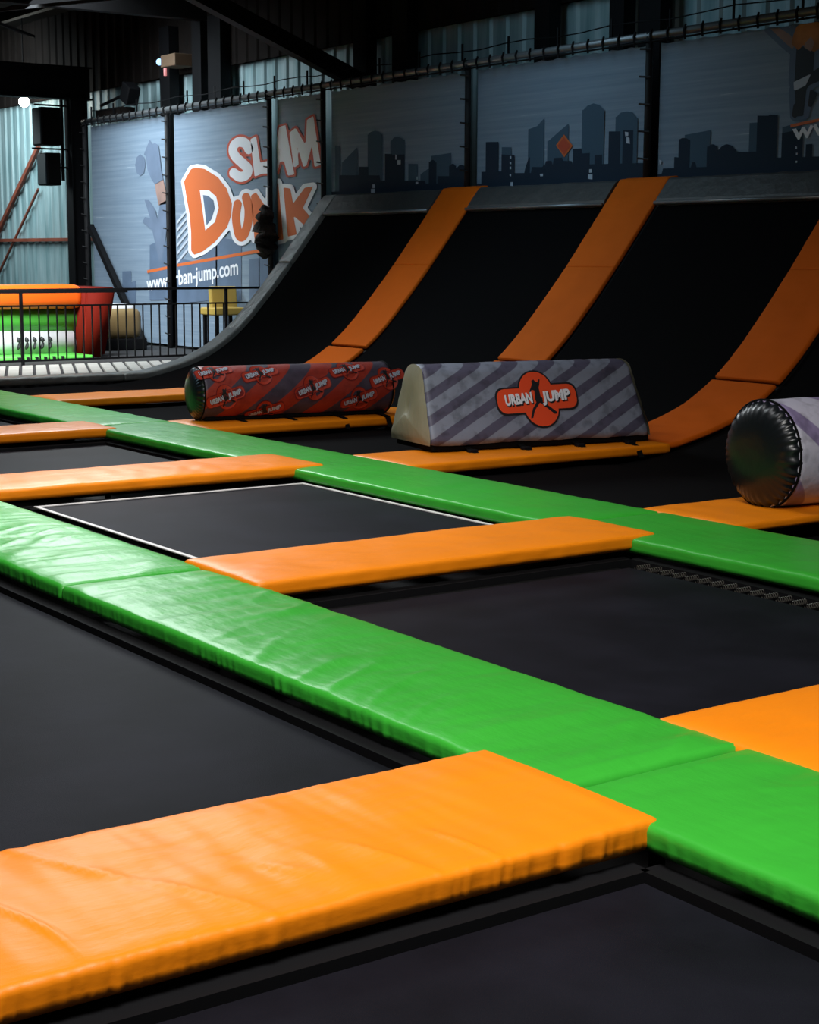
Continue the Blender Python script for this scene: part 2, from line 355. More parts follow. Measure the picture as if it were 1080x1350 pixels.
ART = {'S': [(23.36,3.23),(23.46,3.32),(23.66,3.36),(23.83,3.32),(23.88,3.23),(23.79,3.13),(23.57,3.02),(23.4,2.93),(23.44,2.84),(23.65,2.81),(23.87,2.88)],'L': [(23.3,3.38),(23.13,3.41),(23.01,3.0),(22.72,3.02),(22.71,2.83),(22.94,2.84),(23.18,2.8)],'A': [(22.65,2.86),(22.41,3.51),(22.23,3.53),(21.98,2.79),(22.16,2.78),(22.27,3.0),(22.4,3.0),(22.49,2.83)],'M': [(22.1,3.41),(21.93,3.47),(21.63,3.19),(21.59,3.57),(21.42,3.61),(21.22,2.9),(21.38,2.88),(21.46,3.2),(21.62,2.91),(21.7,2.89),(21.89,3.23),(21.85,2.93),(21.98,2.89)],'D': [(25.59,2.8),(25.32,3.0),(25.11,3.01),(24.85,2.98),(24.39,2.83),(24.1,2.64),(23.93,2.4),(23.96,2.21),(24.11,2.02),(24.52,1.79),(24.94,1.64),(25.26,1.58),(25.37,1.64),(25.36,1.94),(25.4,2.23),(25.52,2.58)],'Dw': [(25.02,2.64),(24.7,2.63),(24.45,2.52),(24.37,2.34),(24.51,2.11),(24.85,1.98)],'Di': [(24.91,2.56),(24.72,2.54),(24.54,2.46),(24.5,2.33),(24.62,2.16),(24.8,2.06)],'U': [(23.74,2.38),(23.8,2.16),(23.71,1.9),(23.57,1.88),(23.42,2.06),(23.38,2.29),(23.46,2.48)],'N': [(23.3,2.51),(23.14,2.55),(22.73,2.23),(22.72,2.6),(22.45,2.68),(22.31,1.82),(22.55,1.79),(22.94,2.06),(22.99,1.84),(23.2,1.82)],'K': [(22.29,2.6),(22.09,2.58),(22.01,2.35),(21.66,2.58),(21.43,2.59),(21.73,2.28),(21.44,2.1),(21.63,2.0),(22.01,2.18),(21.91,1.89),(22.17,1.86)],'lineA': [(27.08,1.3),(26.15,1.39),(26.15,1.34),(27.08,1.25)],'lineB': [(25.92,1.42),(22.7,1.7),(22.7,1.65),(25.92,1.37)],'ball': [(27.26,3.33),(27.11,3.27),(27.07,3.14),(27.14,3.0),(27.28,2.96),(27.41,3.01),(27.47,3.15),(27.4,3.28)],'dunk_arm': [(26.87,3.56),(26.78,3.48),(26.66,3.49),(26.55,3.45),(26.5,3.27),(26.46,3.03),(26.39,2.86),(26.69,2.79),(26.82,2.87),(26.98,3.05),(27.03,3.29),(27.11,3.32)],'dunk_skin': [(26.39,2.86),(26.29,2.64),(26.19,2.54),(26.27,2.45),(26.57,2.43),(26.66,2.65),(26.69,2.79)],'dunk_body': [(26.51,2.45),(26.24,2.51),(26.24,2.26),(26.35,1.82),(26.5,1.46),(26.59,1.46),(26.74,1.78),(26.84,2.0),(27.22,2.15),(27.13,2.23),(26.91,2.21),(27.12,2.53),(26.95,2.52),(26.71,2.34),(26.64,2.17)],'far': [[(20.81,2.44),(20.81,3.16),(20.69,3.15),(20.69,2.44)],[(20.63,2.44),(20.63,2.91),(20.24,3.1),(20.24,2.44)],[(19.95,2.44),(19.95,3.26),(19.88,3.3),(19.77,3.31),(19.67,3.29),(19.6,3.24),(19.6,2.44)],[(19.38,2.44),(19.38,3.14),(19.31,3.19),(19.21,3.2),(19.11,3.17),(19.04,3.13),(19.04,2.44)],[(18.93,2.44),(18.93,2.82),(18.75,2.81),(18.75,2.44)],[(18.66,2.44),(18.66,2.67),(18.47,2.74),(18.47,2.44)],[(18.42,2.44),(18.42,2.9),(17.97,2.92),(17.97,2.44)],[(16.87,2.44),(16.87,2.94),(16.7,2.93),(16.7,2.44)],[(16.35,2.44),(16.35,3.13),(16.18,3.16),(16.18,2.44)],[(16.18,2.44),(16.18,3.16),(16.06,3.24),(16.06,2.44)],[(15.98,2.44),(15.98,2.96),(15.6,3.15),(15.6,2.44)],[(15.33,2.44),(15.33,3.29),(15.25,3.34),(15.14,3.36),(15.03,3.33),(14.95,3.26),(14.95,2.44)],[(14.74,2.44),(14.74,3.17),(14.67,3.22),(14.56,3.23),(14.46,3.21),(14.39,3.14),(14.39,2.44)],[(14.26,2.44),(14.26,2.84),(14.15,2.84),(14.15,2.44)],[(13.6,2.44),(13.6,2.91),(13.21,2.94),(13.21,2.44)],[(12.62,2.44),(12.62,2.98),(12.54,2.98),(12.54,2.44)],[(12.17,2.44),(12.17,2.91),(11.92,2.95),(11.92,2.44)],[(17.2,2.44),(17.2,2.9),(17.07,2.89),(17.07,2.44)]],'near': [[(20.18,2.44),(20.18,2.83),(19.95,2.82),(19.95,2.44)],[(19.51,2.44),(19.51,2.98),(19.36,2.97),(19.36,2.44)],[(19.34,2.44),(19.34,2.96),(19.04,2.95),(19.04,2.44)],[(18.45,2.44),(18.45,2.82),(18.42,2.84),(18.38,2.85),(18.34,2.84),(18.31,2.81),(18.31,2.44)],[(17.99,2.44),(17.99,2.75),(17.96,2.77),(17.93,2.78),(17.89,2.77),(17.87,2.75),(17.87,2.44)],[(17.83,2.44),(17.83,2.72),(17.79,2.75),(17.73,2.76),(17.66,2.74),(17.62,2.71),(17.62,2.44)],[(18.26,2.44),(18.26,2.63),(18.02,2.62),(18.02,2.44)],[(20.69,2.44),(20.69,2.73),(19.64,2.69),(19.64,2.44)],[(19.64,2.44),(19.64,2.62),(18.54,2.58),(18.54,2.44)],[(18.54,2.44),(18.54,2.54),(17.65,2.51),(17.65,2.44)],[(17.2,2.44),(17.2,3.02),(16.96,3.01),(16.96,2.44)],[(16.87,2.44),(16.87,2.85),(16.62,2.83),(16.62,2.44)],[(16.42,2.44),(16.42,2.63),(16.32,2.81),(16.32,2.44)],[(16.27,2.44),(16.27,2.67),(16.05,2.66),(16.05,2.44)],[(16.02,2.44),(16.02,2.73),(15.88,2.73),(15.88,2.44)],[(15.85,2.44),(15.85,2.76),(15.69,2.76),(15.69,2.44)],[(15.68,2.44),(15.68,2.72),(15.51,2.71),(15.51,2.44)],[(15.48,2.44),(15.48,2.85),(15.34,2.85),(15.34,2.44)],[(15.33,2.44),(15.33,2.79),(15.19,2.79),(15.19,2.44)],[(15.08,2.44),(15.08,2.76),(14.99,2.76),(14.99,2.44)],[(14.85,2.44),(14.85,3.02),(14.67,3.01),(14.67,2.44)],[(14.6,2.44),(14.6,3.02),(14.45,3.01),(14.45,2.44)],[(17.29,2.44),(17.29,2.65),(16.85,2.64),(16.85,2.44)],[(16.63,2.44),(16.63,2.61),(16.05,2.59),(16.05,2.44)],[(16.05,2.44),(16.05,2.68),(14.09,2.63),(14.09,2.44)],[(13.69,2.44),(13.69,2.85),(13.66,2.88),(13.61,2.88),(13.56,2.87),(13.52,2.84),(13.52,2.44)],[(13.24,2.44),(13.24,2.76),(13.21,2.78),(13.17,2.79),(13.13,2.78),(13.1,2.75),(13.1,2.44)],[(13.08,2.44),(13.08,2.72),(13.03,2.76),(12.96,2.78),(12.88,2.76),(12.83,2.71),(12.83,2.44)],[(12.8,2.44),(12.8,2.69),(12.54,2.68),(12.54,2.44)],[(12.52,2.44),(12.52,3.05),(12.37,3.04),(12.37,2.44)],[(12.36,2.44),(12.36,3.05),(12.25,3.04),(12.25,2.44)],[(12.16,2.44),(12.16,2.85),(11.9,2.88),(11.9,2.44)],[(13.75,2.44),(13.75,2.68),(13.68,2.67),(13.68,2.44)],[(13.49,2.44),(13.49,2.61),(13.41,2.61),(13.41,2.44)],[(13.94,2.44),(13.94,2.56),(13.25,2.55),(13.25,2.44)],[(13.25,2.44),(13.25,2.58),(12.47,2.55),(12.47,2.44)],[(12.48,2.44),(12.48,2.61),(11.66,2.59),(11.66,2.44)],[(11.83,2.44),(11.83,2.72),(11.77,2.72),(11.77,2.44)]],'signs': [[(19.26,2.96),(19.23,2.95),(19.23,2.89),(19.26,2.89)],[(19.21,2.88),(19.13,2.88),(19.13,2.82),(19.21,2.82)],[(19.83,2.57),(19.77,2.57),(19.77,2.52),(19.83,2.52)],[(19.87,2.51),(19.77,2.51),(19.77,2.45),(19.87,2.46)],[(16.71,2.82),(16.68,2.82),(16.68,2.79),(16.71,2.79)],[(16.71,2.75),(16.68,2.75),(16.68,2.72),(16.71,2.73)],[(16.71,2.69),(16.68,2.69),(16.68,2.66),(16.71,2.66)],[(16.71,2.6),(16.68,2.6),(16.68,2.57),(16.71,2.58)],[(16.69,2.5),(16.64,2.5),(16.64,2.45),(16.69,2.45)],[(14.58,3.0),(14.52,2.99),(14.52,2.95),(14.57,2.95)],[(14.55,2.94),(14.5,2.93),(14.49,2.86),(14.55,2.87)],[(15.19,2.6),(15.15,2.6),(15.14,2.56),(15.19,2.56)],[(15.21,2.54),(15.13,2.54),(15.13,2.48),(15.21,2.49)],[(16.11,2.58),(16.05,2.58),(16.05,2.55),(16.1,2.55)],[(18.75,2.64),(18.72,2.64),(18.72,2.6),(18.75,2.6)],[(18.77,2.57),(18.71,2.57),(18.71,2.54),(18.77,2.54)],[(14.0,2.66),(13.96,2.65),(13.96,2.61),(13.99,2.61)],[(11.98,2.71),(11.96,2.7),(11.96,2.68),(11.98,2.68)],[(11.97,2.64),(11.95,2.64),(11.95,2.62),(11.97,2.62)],[(11.97,2.56),(11.95,2.56),(11.95,2.54),(11.97,2.54)]],'diamond': [(15.66,3.03),(15.5,2.89),(15.65,2.76),(15.81,2.91)],'diamond_in': [(15.66,3.0),(15.53,2.89),(15.65,2.79),(15.78,2.9)],'hair': [(12.08,3.74),(12.06,3.82),(12.02,3.9),(11.95,3.93),(11.86,3.94),(11.76,3.92),(11.66,3.87),(11.61,3.76),(11.69,3.67),(11.78,3.63),(11.85,3.68),(11.93,3.72),(11.99,3.67)],'arm': [(12.41,4.03),(12.36,4.05),(12.3,3.93),(12.12,3.83),(12.04,3.75),(12.07,3.69),(12.17,3.76),(12.38,3.92)],'torso': [(12.01,3.71),(11.78,3.66),(11.79,3.43),(12.02,3.35)],'belt': [(12.03,3.35),(11.82,3.41),(11.88,3.31),(12.02,3.27)],'leg': [(12.01,3.28),(11.89,3.31),(11.79,3.43),(11.64,3.5),(11.61,3.36),(11.83,3.31),(11.87,3.27),(11.9,3.01),(11.98,3.01)],'shoe': [(12.02,3.13),(11.97,3.03),(12.0,2.99),(12.04,3.02)],'shoe2': [(11.81,3.26),(11.72,3.22),(11.79,3.09),(11.83,3.1)],'face': [(11.89,3.73),(11.83,3.78),(11.79,3.72),(11.82,3.64),(11.91,3.69)],'lineF': [(12.06,2.93),(11.67,2.97),(11.67,2.94),(12.06,2.9)],'blocksA': [[(27.01,0.78),(26.96,1.74),(26.66,1.81),(26.19,1.81),(26.24,0.8)],[(28.14,0.69),(28.11,1.27),(27.73,1.28),(27.76,0.7)],[(27.95,0.69),(27.93,1.05),(27.55,1.11),(27.57,0.7)]],'blocksB': [[(25.92,1.52),(25.95,0.74),(24.49,0.84),(24.46,1.75),(24.73,1.65),(25.22,1.46)],[(23.4,1.51),(23.06,1.53),(23.07,0.88),(23.42,0.84)],[(24.51,1.87),(23.64,1.8),(23.67,0.85),(24.54,0.8)],[(23.08,1.65),(22.7,1.67),(22.71,0.95),(23.1,0.94)]],'raysB': [[(25.89,2.14),(25.27,2.48),(25.24,2.44),(25.89,2.09)],[(25.9,2.01),(25.27,2.36),(25.24,2.32),(25.9,1.96)],[(25.9,1.88),(25.27,2.23),(25.25,2.19),(25.9,1.83)],[(25.91,1.75),(25.28,2.11),(25.25,2.07),(25.91,1.7)],[(25.91,1.62),(25.28,1.98),(25.26,1.94),(25.91,1.57)],[(25.92,1.46),(25.29,1.82),(25.26,1.78),(25.92,1.41)]],'blob_x': [(22.69,2.18),(22.61,1.65)]}
# ================================================================ SETTING
bm = bmesh.new(); box(bm, -6, 15, -4, 44, -1.0, -.9); struct(mk('floor', bm, M['floor']))
bm = bmesh.new(); box(bm, 3.0, 14.2, 21.0, 43.9, -.9, -.03); struct(mk('floor', bm, M['floor']))
def corrugated(x, y0, y1, z0, z1, pitch=.36, d=.035):
    bm = bmesh.new(); prof = []; y = y0
    while y < y1:
        prof += [(x, y), (x, y + pitch * .62), (x - d, y + pitch * .72), (x - d, y + pitch * .90)]; y += pitch
    a = [bm.verts.new((p[0], p[1], z0)) for p in prof]; b = [bm.verts.new((p[0], p[1], z1)) for p in prof]
    c = [bm.verts.new((x + .06, p[1], z0)) for p in prof]; e = [bm.verts.new((x + .06, p[1], z1)) for p in prof]
    for i in range(len(prof) - 1):
        bm.faces.new((a[i], b[i], b[i + 1], a[i + 1])); bm.faces.new((c[i], c[i + 1], e[i + 1], e[i]))
    return bm
struct(mk('wall_right', corrugated(14.2, -2, 43.9, -.9, 6.4), M['clad']))
bm = corrugated(0, -6, 15, -.9, 6.4); bmesh.ops.rotate(bm, verts=bm.verts[:], cent=(0, 0, 0), matrix=Matrix.Rotation(math.pi / 2, 3, 'Z'))
o = mk('wall_back', bm, M['clad']); o.location = (9, 43.9, 0); struct(o)
struct(mk('trim_upper_shade', corrugated(14.06, -2, 43.8, 4.76, 6.4, d=.03), M['brown']))  # dark ribbed sheet standing in for shade on the upper wall
bm = bmesh.new(); box(bm, -6, 15, -4, 44, 6.4, 6.5); struct(mk('ceiling', bm, M['roof']))
# roof steel
for X, z, w in ((3.5, 6.2, .14), (7.2, 6.2, .14), (10.3, 6.15, .14), (12.4, 6.1, .14)):
    bm = bmesh.new(); box(bm, X - w / 2, X + w / 2, 3, 40, z - .12, z + .12)
    o = mk('roof_purlin', bm, M['dark_steel']); tag(o, {3.5: 'dark steel roof purlin running lengthwise, furthest from the banner wall', 7.2: 'dark steel roof purlin running lengthwise over the middle of the hall', 10.3: 'dark steel roof purlin running lengthwise over the ramp', 12.4: 'dark steel roof purlin running lengthwise nearest the banner wall'}[X], 'beam', 'roof purlins')
def i_beam(bm, a, b, w=.2, h=.36):
    bar(bm, a, b, w * .12, h); a, b = Vector(a), Vector(b); d = (b - a).normalized(); s = d.cross(Vector((0, 0, 1))).normalized(); t = s.cross(d)
    for sg in (-1, 1): bar(bm, a + t * sg * h / 2, b + t * sg * h / 2, w, .03)
for Y, lab in ((13.9, 'dark steel roof rafter across the hall above the skyline banners'), (21.5, 'dark steel roof rafter meeting the diagonal knee brace'), (26.2, 'dark steel roof rafter above the slam dunk banner')):
    bm = bmesh.new(); i_beam(bm, (-2, Y, 5.75), (14.0, Y, 5.75)); tag(mk('roof_rafter', bm, M['dark_steel']), lab, 'beam', 'roof rafters')
bm = bmesh.new(); i_beam(bm, (-1, 30.9, 4.86), (13.9, 30.9, 4.86), .3, .60); tag(mk('roof_girder', bm, M['black']), 'deep black girder resting on the black column at the left of the hall', 'beam')
bm = bmesh.new(); bar(bm, (13.85, 21.2, 4.14), (11.0, 21.2, 5.22), .2, .24); tag(mk('knee_brace', bm, M['black']), 'thick black diagonal brace from the column up to the roof', 'brace')
bm = bmesh.new(); bar(bm, (7.0, 24, 5.6), (12.2, 29.5, 5.5), .05, .05); tag(mk('tie_rod', bm, M['dark_steel']), 'thin diagonal steel tie rod below the dark roof on the left', 'rod', 'roof tie rods')
bm = bmesh.new(); bar(bm, (10.0, 27, 5.45), (13.9, 20.2, 5.6), .05, .05); tag(mk('tie_rod', bm, M['dark_steel']), 'thin steel tie rod crossing behind the knee brace', 'rod', 'roof tie rods')
for y0, y1, lab in ((27.38, 27.76, 'black wall column beside the brown box and pink tube light'), (26.18, 26.51, 'narrow black wall column right of the brown box'), (25.48, 25.93, 'black wall column left of the widest bright cladding strip'),
                    (21.0, 21.35, 'black wall column at the foot of the diagonal knee brace'), (19.94, 20.32, 'black wall column just right of the knee brace column'), (16.78, 17.08, 'black wall column above the second skyline banner'), (15.38, 15.64, 'black wall column above the right edge of the second skyline banner'), (14.75, 15.12, 'dark wall column above the post between second and third skyline banners')):
    bm = bmesh.new(); box(bm, 13.86, 14.05, y0, y1, -.03 if y0 > 21 else -.9, 5.6); tag(mk('wall_column', bm, M['black']), lab, 'column', 'wall columns behind the banners')
t = tag(empty('steel_column', (13.6, 30.9, -.03)), 'thick black steel column left of the banners holding the girder', 'column')
bm = bmesh.new(); box(bm, -.16, .16, -.012, .012, 0, 4.7); mk('web', bm, M['black'], t)
for sx in (-.165, .165):
    bm = bmesh.new(); box(bm, sx - .012, sx + .012, -.15, .15, 0, 4.7); mk('flange', bm, M['black'], t)
bm = bmesh.new(); box(bm, -.25, .25, -.25, .25, 0, .03); mk('base_plate', bm, M['black'], t)
bm = bmesh.new(); bar(bm, (14.1, 34.0, 3.85), (14.1, 36.6, 2.0), .07, .10); tag(mk('wall_brace', bm, M['rust']), 'thick rust red diagonal pipe on the pale corrugated wall', 'brace')
bm = bmesh.new(); bar(bm, (14.1, 34.1, 2.95), (14.1, 36.6, 1.1), .04, .045); tag(mk('wall_brace', bm, M['rust']), 'thin rust brown diagonal rod below the thick red pipe', 'brace')
bm = bmesh.new(); box(bm, 14.03, 14.15, 30, 39, 1.84, 1.91); tag(mk('wall_rail', bm, M['rust']), 'horizontal rust red rail across the pale corrugated wall', 'rail')
# ================================================================ PADS ON THE COURT
def pad_y(name, x0, x1, y0, y1, m, label, group, seed, th=.085, **k):
    xc = (x0 + x1) / 2; o = sweep_pad('pad', m, [(xc, y0 + (y1 - y0) * i / 8, 0) for i in range(9)], x1 - x0, th, (1, 0, 0), seed=seed, **k)
    return tag(o, label, 'pad', group)
def pad_x(name, x0, x1, y0, y1, m, label, group, seed, z=0., th=.085, **k):
    yc = (y0 + y1) / 2; o = sweep_pad('pad', m, [(x0 + (x1 - x0) * i / 8, yc, z) for i in range(9)], y1 - y0, th, (0, 1, 0), seed=seed, **k)
    return tag(o, label, 'pad', group)
GN, GF, OG = 'green pads of the near walkway', 'green pads of the far walkway', 'orange pads between the trampolines'
pad_y('', 3.13, 3.93, .6, 3.675, M['green'], 'nearest green pad, running out of the photo at lower right', GN, 1, crease=.004, step=.014)
g2 = pad_y('', 3.13, 3.93, 3.70, 7.44, M['green'], 'long creased green pad of the near walkway, touching the big front orange pad', GN, 2.3, crease=.007, step=.014, gather=.005)
pad_y('', 3.13, 3.93, 7.45, 10.95, M['green'], 'green pad of the near walkway leaving the photo at the left edge', GN, 3.1, crease=.007, step=.014, gather=.005)
for i, (a, b, lab, sd) in enumerate(((.6, 4.05, 'green pad of the far walkway closest to the camera, beyond the right edge', 4.), (4.07, 7.52, 'green pad of the far walkway below the black end of the right roller', 5.2), (7.54, 14.3, 'long green pad of the far walkway running below the grey block and the red roller', 6.1),
                                     (14.32, 20.3, 'furthest green pad of the far walkway, at the left edge', 8.2))):
    pad_y('', 6.35, 7.2, a, b, M['green'], lab, GF, sd, crease=.005)
pad_x('', .3, 3.19, 3.3, 4.12, M['orange'], 'biggest foreground orange pad with creases and gathered front edge', OG, 11.4, z=.012, th=.095, crease=.0075, gather=.0065, ripple=1.4, puff=.010, step=.011)
pad_x('', 3.90, 6.5, 3.3, 4.09, M['orange'], 'orange pad cut off by the right edge of the photo', OG, 12.2, crease=.003, z=.004)
pad_x('', 3.90, 6.55, 6.88, 7.66, M['orange'], 'orange pad in the centre, between the two green walkways', OG, 13.3, crease=.005, z=.018)
pad_x('', 3.95, 6.62, 10.6, 11.4, M['orange'], 'orange pad behind the white-lined trampoline, at left', OG, 14.8, crease=.006, z=.02)
pad_x('', 3.95, 6.47, 13.95, 14.7, M['orange'], 'short orange pad at the left edge, behind the other left orange pad', OG, 15.1, crease=.006, z=.015)
pad_x('', 7.18, 9.88, 6.9, 7.72, M['orange'], 'orange pad under the black end of the right roller', OG, 16.9, crease=.007, th=.06)
pad_x('', 7.18, 9.92, 10.28, 11.12, M['orange'], 'orange pad lying under the grey striped block', OG, 17.2, crease=.003)
pad_x('', 7.18, 9.88, 13.55, 14.42, M['orange'], 'orange pad lying under the red striped roller', OG, 18.7, crease=.003)
pad_x('', 7.18, 9.88, 17.05, 17.85, M['orange'], 'furthest flat orange pad, left of the red striped roller', OG, 19.5, crease=.005)
# ================================================================ TRAMPOLINES
def spring_mesh():
    bm = bmesh.new(); pts = []
    for i in range(73):
        t = i / 72; a = t * 2 * math.pi * 9; pts.append((.012 * math.cos(a), .15 * (t - .5), .012 * math.sin(a)))
    tube(bm, pts, .0028, 5)
    me = bpy.data.meshes.new('spring'); bm.to_mesh(me); bm.free(); me.materials.append(M['spring']); return me
SPR = spring_mesh()
def trampoline(x0, x1, y0, y1, label, line=False, springs='', z=-.125, inset=.045):
    cx, cy = (x0 + x1) / 2, (y0 + y1) / 2; t = tag(empty('trampoline', (cx, cy, -.9)), label, 'trampoline', 'flat trampolines of the court')
    hx, hy = (x1 - x0) / 2, (y1 - y0) / 2; Z = .9 + z; bx, by = hx - inset, hy - inset
    bm = bmesh.new(); n = 24; g = [[bm.verts.new((-bx + 2 * bx * i / n, -by + 2 * by * j / n, Z - .02 * (1 - abs(2 * i / n - 1) ** 3) * (1 - abs(2 * j / n - 1) ** 3))) for j in range(n + 1)] for i in range(n + 1)]
    for i in range(n):
        for j in range(n): bm.faces.new((g[i][j], g[i + 1][j], g[i + 1][j + 1], g[i][j + 1]))
    mk('bed', bm, M['bed'], t, True)
    if line:
        pass
    if line:
        bm = bmesh.new(); w = .03
        for a in ((-bx, bx, -by, -by + w), (-bx, bx, by - w, by), (-bx, -bx + w, -by + w, by - w), (bx - w, bx, -by + w, by - w)): box(bm, *a, Z + .001, Z + .007)
        mk('border_stripe', bm, M['webbing'], t)
    for a in ((-hx - .06, -hx + .02, -hy, hy), (hx - .02, hx + .06, -hy, hy)):
        bm = bmesh.new(); box(bm, *a, .9 - .20, .9 - .105); mk('frame_rail', bm, M['black'], t)
    for a in ((-hx, hx, -hy - .06, -hy + .02), (-hx, hx, hy - .02, hy + .06)):
        bm = bmesh.new(); box(bm, *a, .9 - .20, .9 - .105); mk('frame_rail', bm, M['black'], t)
    for sx in (-1, 1):
        for sy in (-1, 1):
            bm = bmesh.new(); tube(bm, [(sx * hx, sy * hy, 0), (sx * hx, sy * hy, .71)], .03, 8); mk('leg', bm, M['black'], t)
    zc = Z - .03
    for s_, a in ((1, (hx - .10, hx + .05, -hy, hy)), (-1, (-hx - .05, -hx + .10, -hy, hy))):
        if 'x' in springs and s_ == 1: continue
        bm = bmesh.new(); bbox(bm, *a, zc, zc + .012, r=.004); mk('spring_cover', bm, M['strap'], t)
    for a in ((-hx + .12, hx - .12, -hy - .05, -hy + .10), (-hx + .12, hx - .12, hy - .10, hy + .05)):
        bm = bmesh.new(); bbox(bm, *a, zc, zc + .012, r=.004); mk('spring_cover', bm, M['strap'], t)
    def sp(x, y, rz):
        o = bpy.data.objects.new('spring', SPR); COL.objects.link(o); o.parent = t; o.location = (x, y, Z + .004); o.rotation_euler = (0, 0, rz)
    if 'y' in springs:
        for i in range(20): sp(-bx + 2 * bx * (i + .5) / 20, hy - .05, 0)
    if 'x' in springs:
        for i in range(26): sp(hx - .05, -by + 2 * by * (i + .5) / 26, math.pi / 2)
    if 'X' in springs:
        for i in range(26): sp(-hx + .05, -by + 2 * by * (i + .5) / 26, math.pi / 2)
    return t
trampoline(.35, 3.09, -.2, 3.26, 'black trampoline bed at the bottom of the photo, in front of the foreground orange pad')
trampoline(.35, 3.09, 4.16, 10.9, 'long black trampoline bed along the left edge below the green walkway')
trampoline(3.97, 6.33, 4.13, 6.86, 'large black trampoline bed on the right, between the two green walkways', springs='x', inset=.13)
trampoline(4.10, 6.46, 7.70, 10.58, 'black trampoline bed bordered by a thin white line', line=True, z=-.092, inset=.12)
trampoline(3.97, 6.33, 11.44, 13.9, 'black trampoline bed at left between two short orange pads')
trampoline(3.97, 6.33, 14.75, 18.2, 'sliver of black trampoline bed beyond the short left orange pad')
trampoline(3.97, 6.33, .3, 3.27, 'black trampoline bed right of the nearest green pad')
# ================================================================ RAMP (wall trampolines)
PR = [(9.3, -.10), (9.7, -.07), (10.1, 0.0), (10.6, .125), (11.0, .30), (11.4, .585), (11.8, .99), (12.2, 1.445), (12.6, 1.94), (12.98, 2.42)]
def cr(p, t):
    n = len(p) - 1; i = min(int(t * n), n - 1); f = t * n - i
    a, b, c, d = p[max(i - 1, 0)], p[i], p[i + 1], p[min(i + 2, n)]
    return tuple(.5 * (2 * b[k] + (c[k] - a[k]) * f + (2 * a[k] - 5 * b[k] + 4 * c[k] - d[k]) * f * f + (3 * b[k] - a[k] - 3 * c[k] + d[k]) * f ** 3) for k in (0, 1))
PF = [cr(PR, i / 90) for i in range(91)]
def pf_between(xa, xb): return [p for p in PF if xa <= p[0] <= xb]
def ramp_bed(y0, y1, label):
    t = tag(empty('ramp_trampoline', (10, (y0 + y1) / 2, -.9)), label, 'trampoline', 'black ramp trampolines'); hy = (y1 - y0) / 2
    bm = bmesh.new(); prof = [(7.35 - 10, .9 - .12), (8.2 - 10, .9 - .13), (9.0 - 10, .9 - .12)] + [(x - 10, z + .9 - .035) for x, z in PF]
    prev = None
    for x, z in prof:
        row = [bm.verts.new((x, -hy + 2 * hy * j / 8, z)) for j in range(9)]
        if prev:
            for j in range(8): bm.faces.new((prev[j], row[j], row[j + 1], prev[j + 1]))
        prev = row
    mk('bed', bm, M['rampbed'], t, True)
    for s in (-1, 1):
        bm = bmesh.new()
        tube(bm, [(x, s * (hy + .05), z - .06) for x, z in prof[::4]] + [(prof[-1][0], s * (hy + .05), prof[-1][1] - .06)], .035, 6); mk('side_rail', bm, M['black'], t, True)
        for X in (11.6, 12.9):
            z = min(PF, key=lambda p: abs(p[0] - X))[1]
            bm = bmesh.new(); tube(bm, [(X - 10, s * (hy + .05), 0), (X - 10, s * (hy + .05), z + .8)], .035, 6); mk('support_leg', bm, M['black'], t)
for a, b, lab in ((3.2, 6.86, 'black ramp trampoline at the right edge below the right roller'), (7.74, 10.27, 'black ramp trampoline right of the rightmost orange strip, behind the right roller'), (11.13, 13.54, 'black ramp trampoline behind the grey block, between centre and right orange strips'),
                  (14.43, 17.04, 'black ramp trampoline between the left and centre orange strips'), (17.86, 20.42, 'leftmost black ramp trampoline beside the grey curved edge')):
    ramp_bed(a, b, lab)
RS = 'orange strips up the ramp'
for y0, y1, who, sd in ((17.05, 17.85, 'left', 21), (13.6, 14.42, 'centre', 22), (10.3, 11.1, 'right', 23), (6.9, 7.7, 'far right, out of frame', 24)):
    yc = (y0 + y1) / 2
    for xa, xb, part, k in ((9.90, 11.235, 'lower curved orange pad', 0), (11.23, 12.2, 'middle orange pad', 1), (12.195, 12.985, 'topmost orange pad', 2)):
        pts = [(x, yc, z + .025) for x, z in pf_between(xa, xb)]
        if k == 2: pts.append((13.12, yc, 2.47))
        if k == 0: pts = [(9.9, yc, .0)] + pts[2:] if y0 != 13.6 else [(9.9, yc, .0)] + pts[2:]
        o = sweep_pad('ramp_pad', M['ramp_orange'], pts, y1 - y0, .055, (0, 1, 0), seed=sd + k * .37, crease=.006, gather=.004, puff=.004, step=.04, er=.25)
        tag(o, '%s of the %s ramp strip' % (part, {'left': 'left', 'centre': 'centre', 'right': 'right', 'far right, out of frame': 'out-of-frame'}[who]), 'pad', RS)
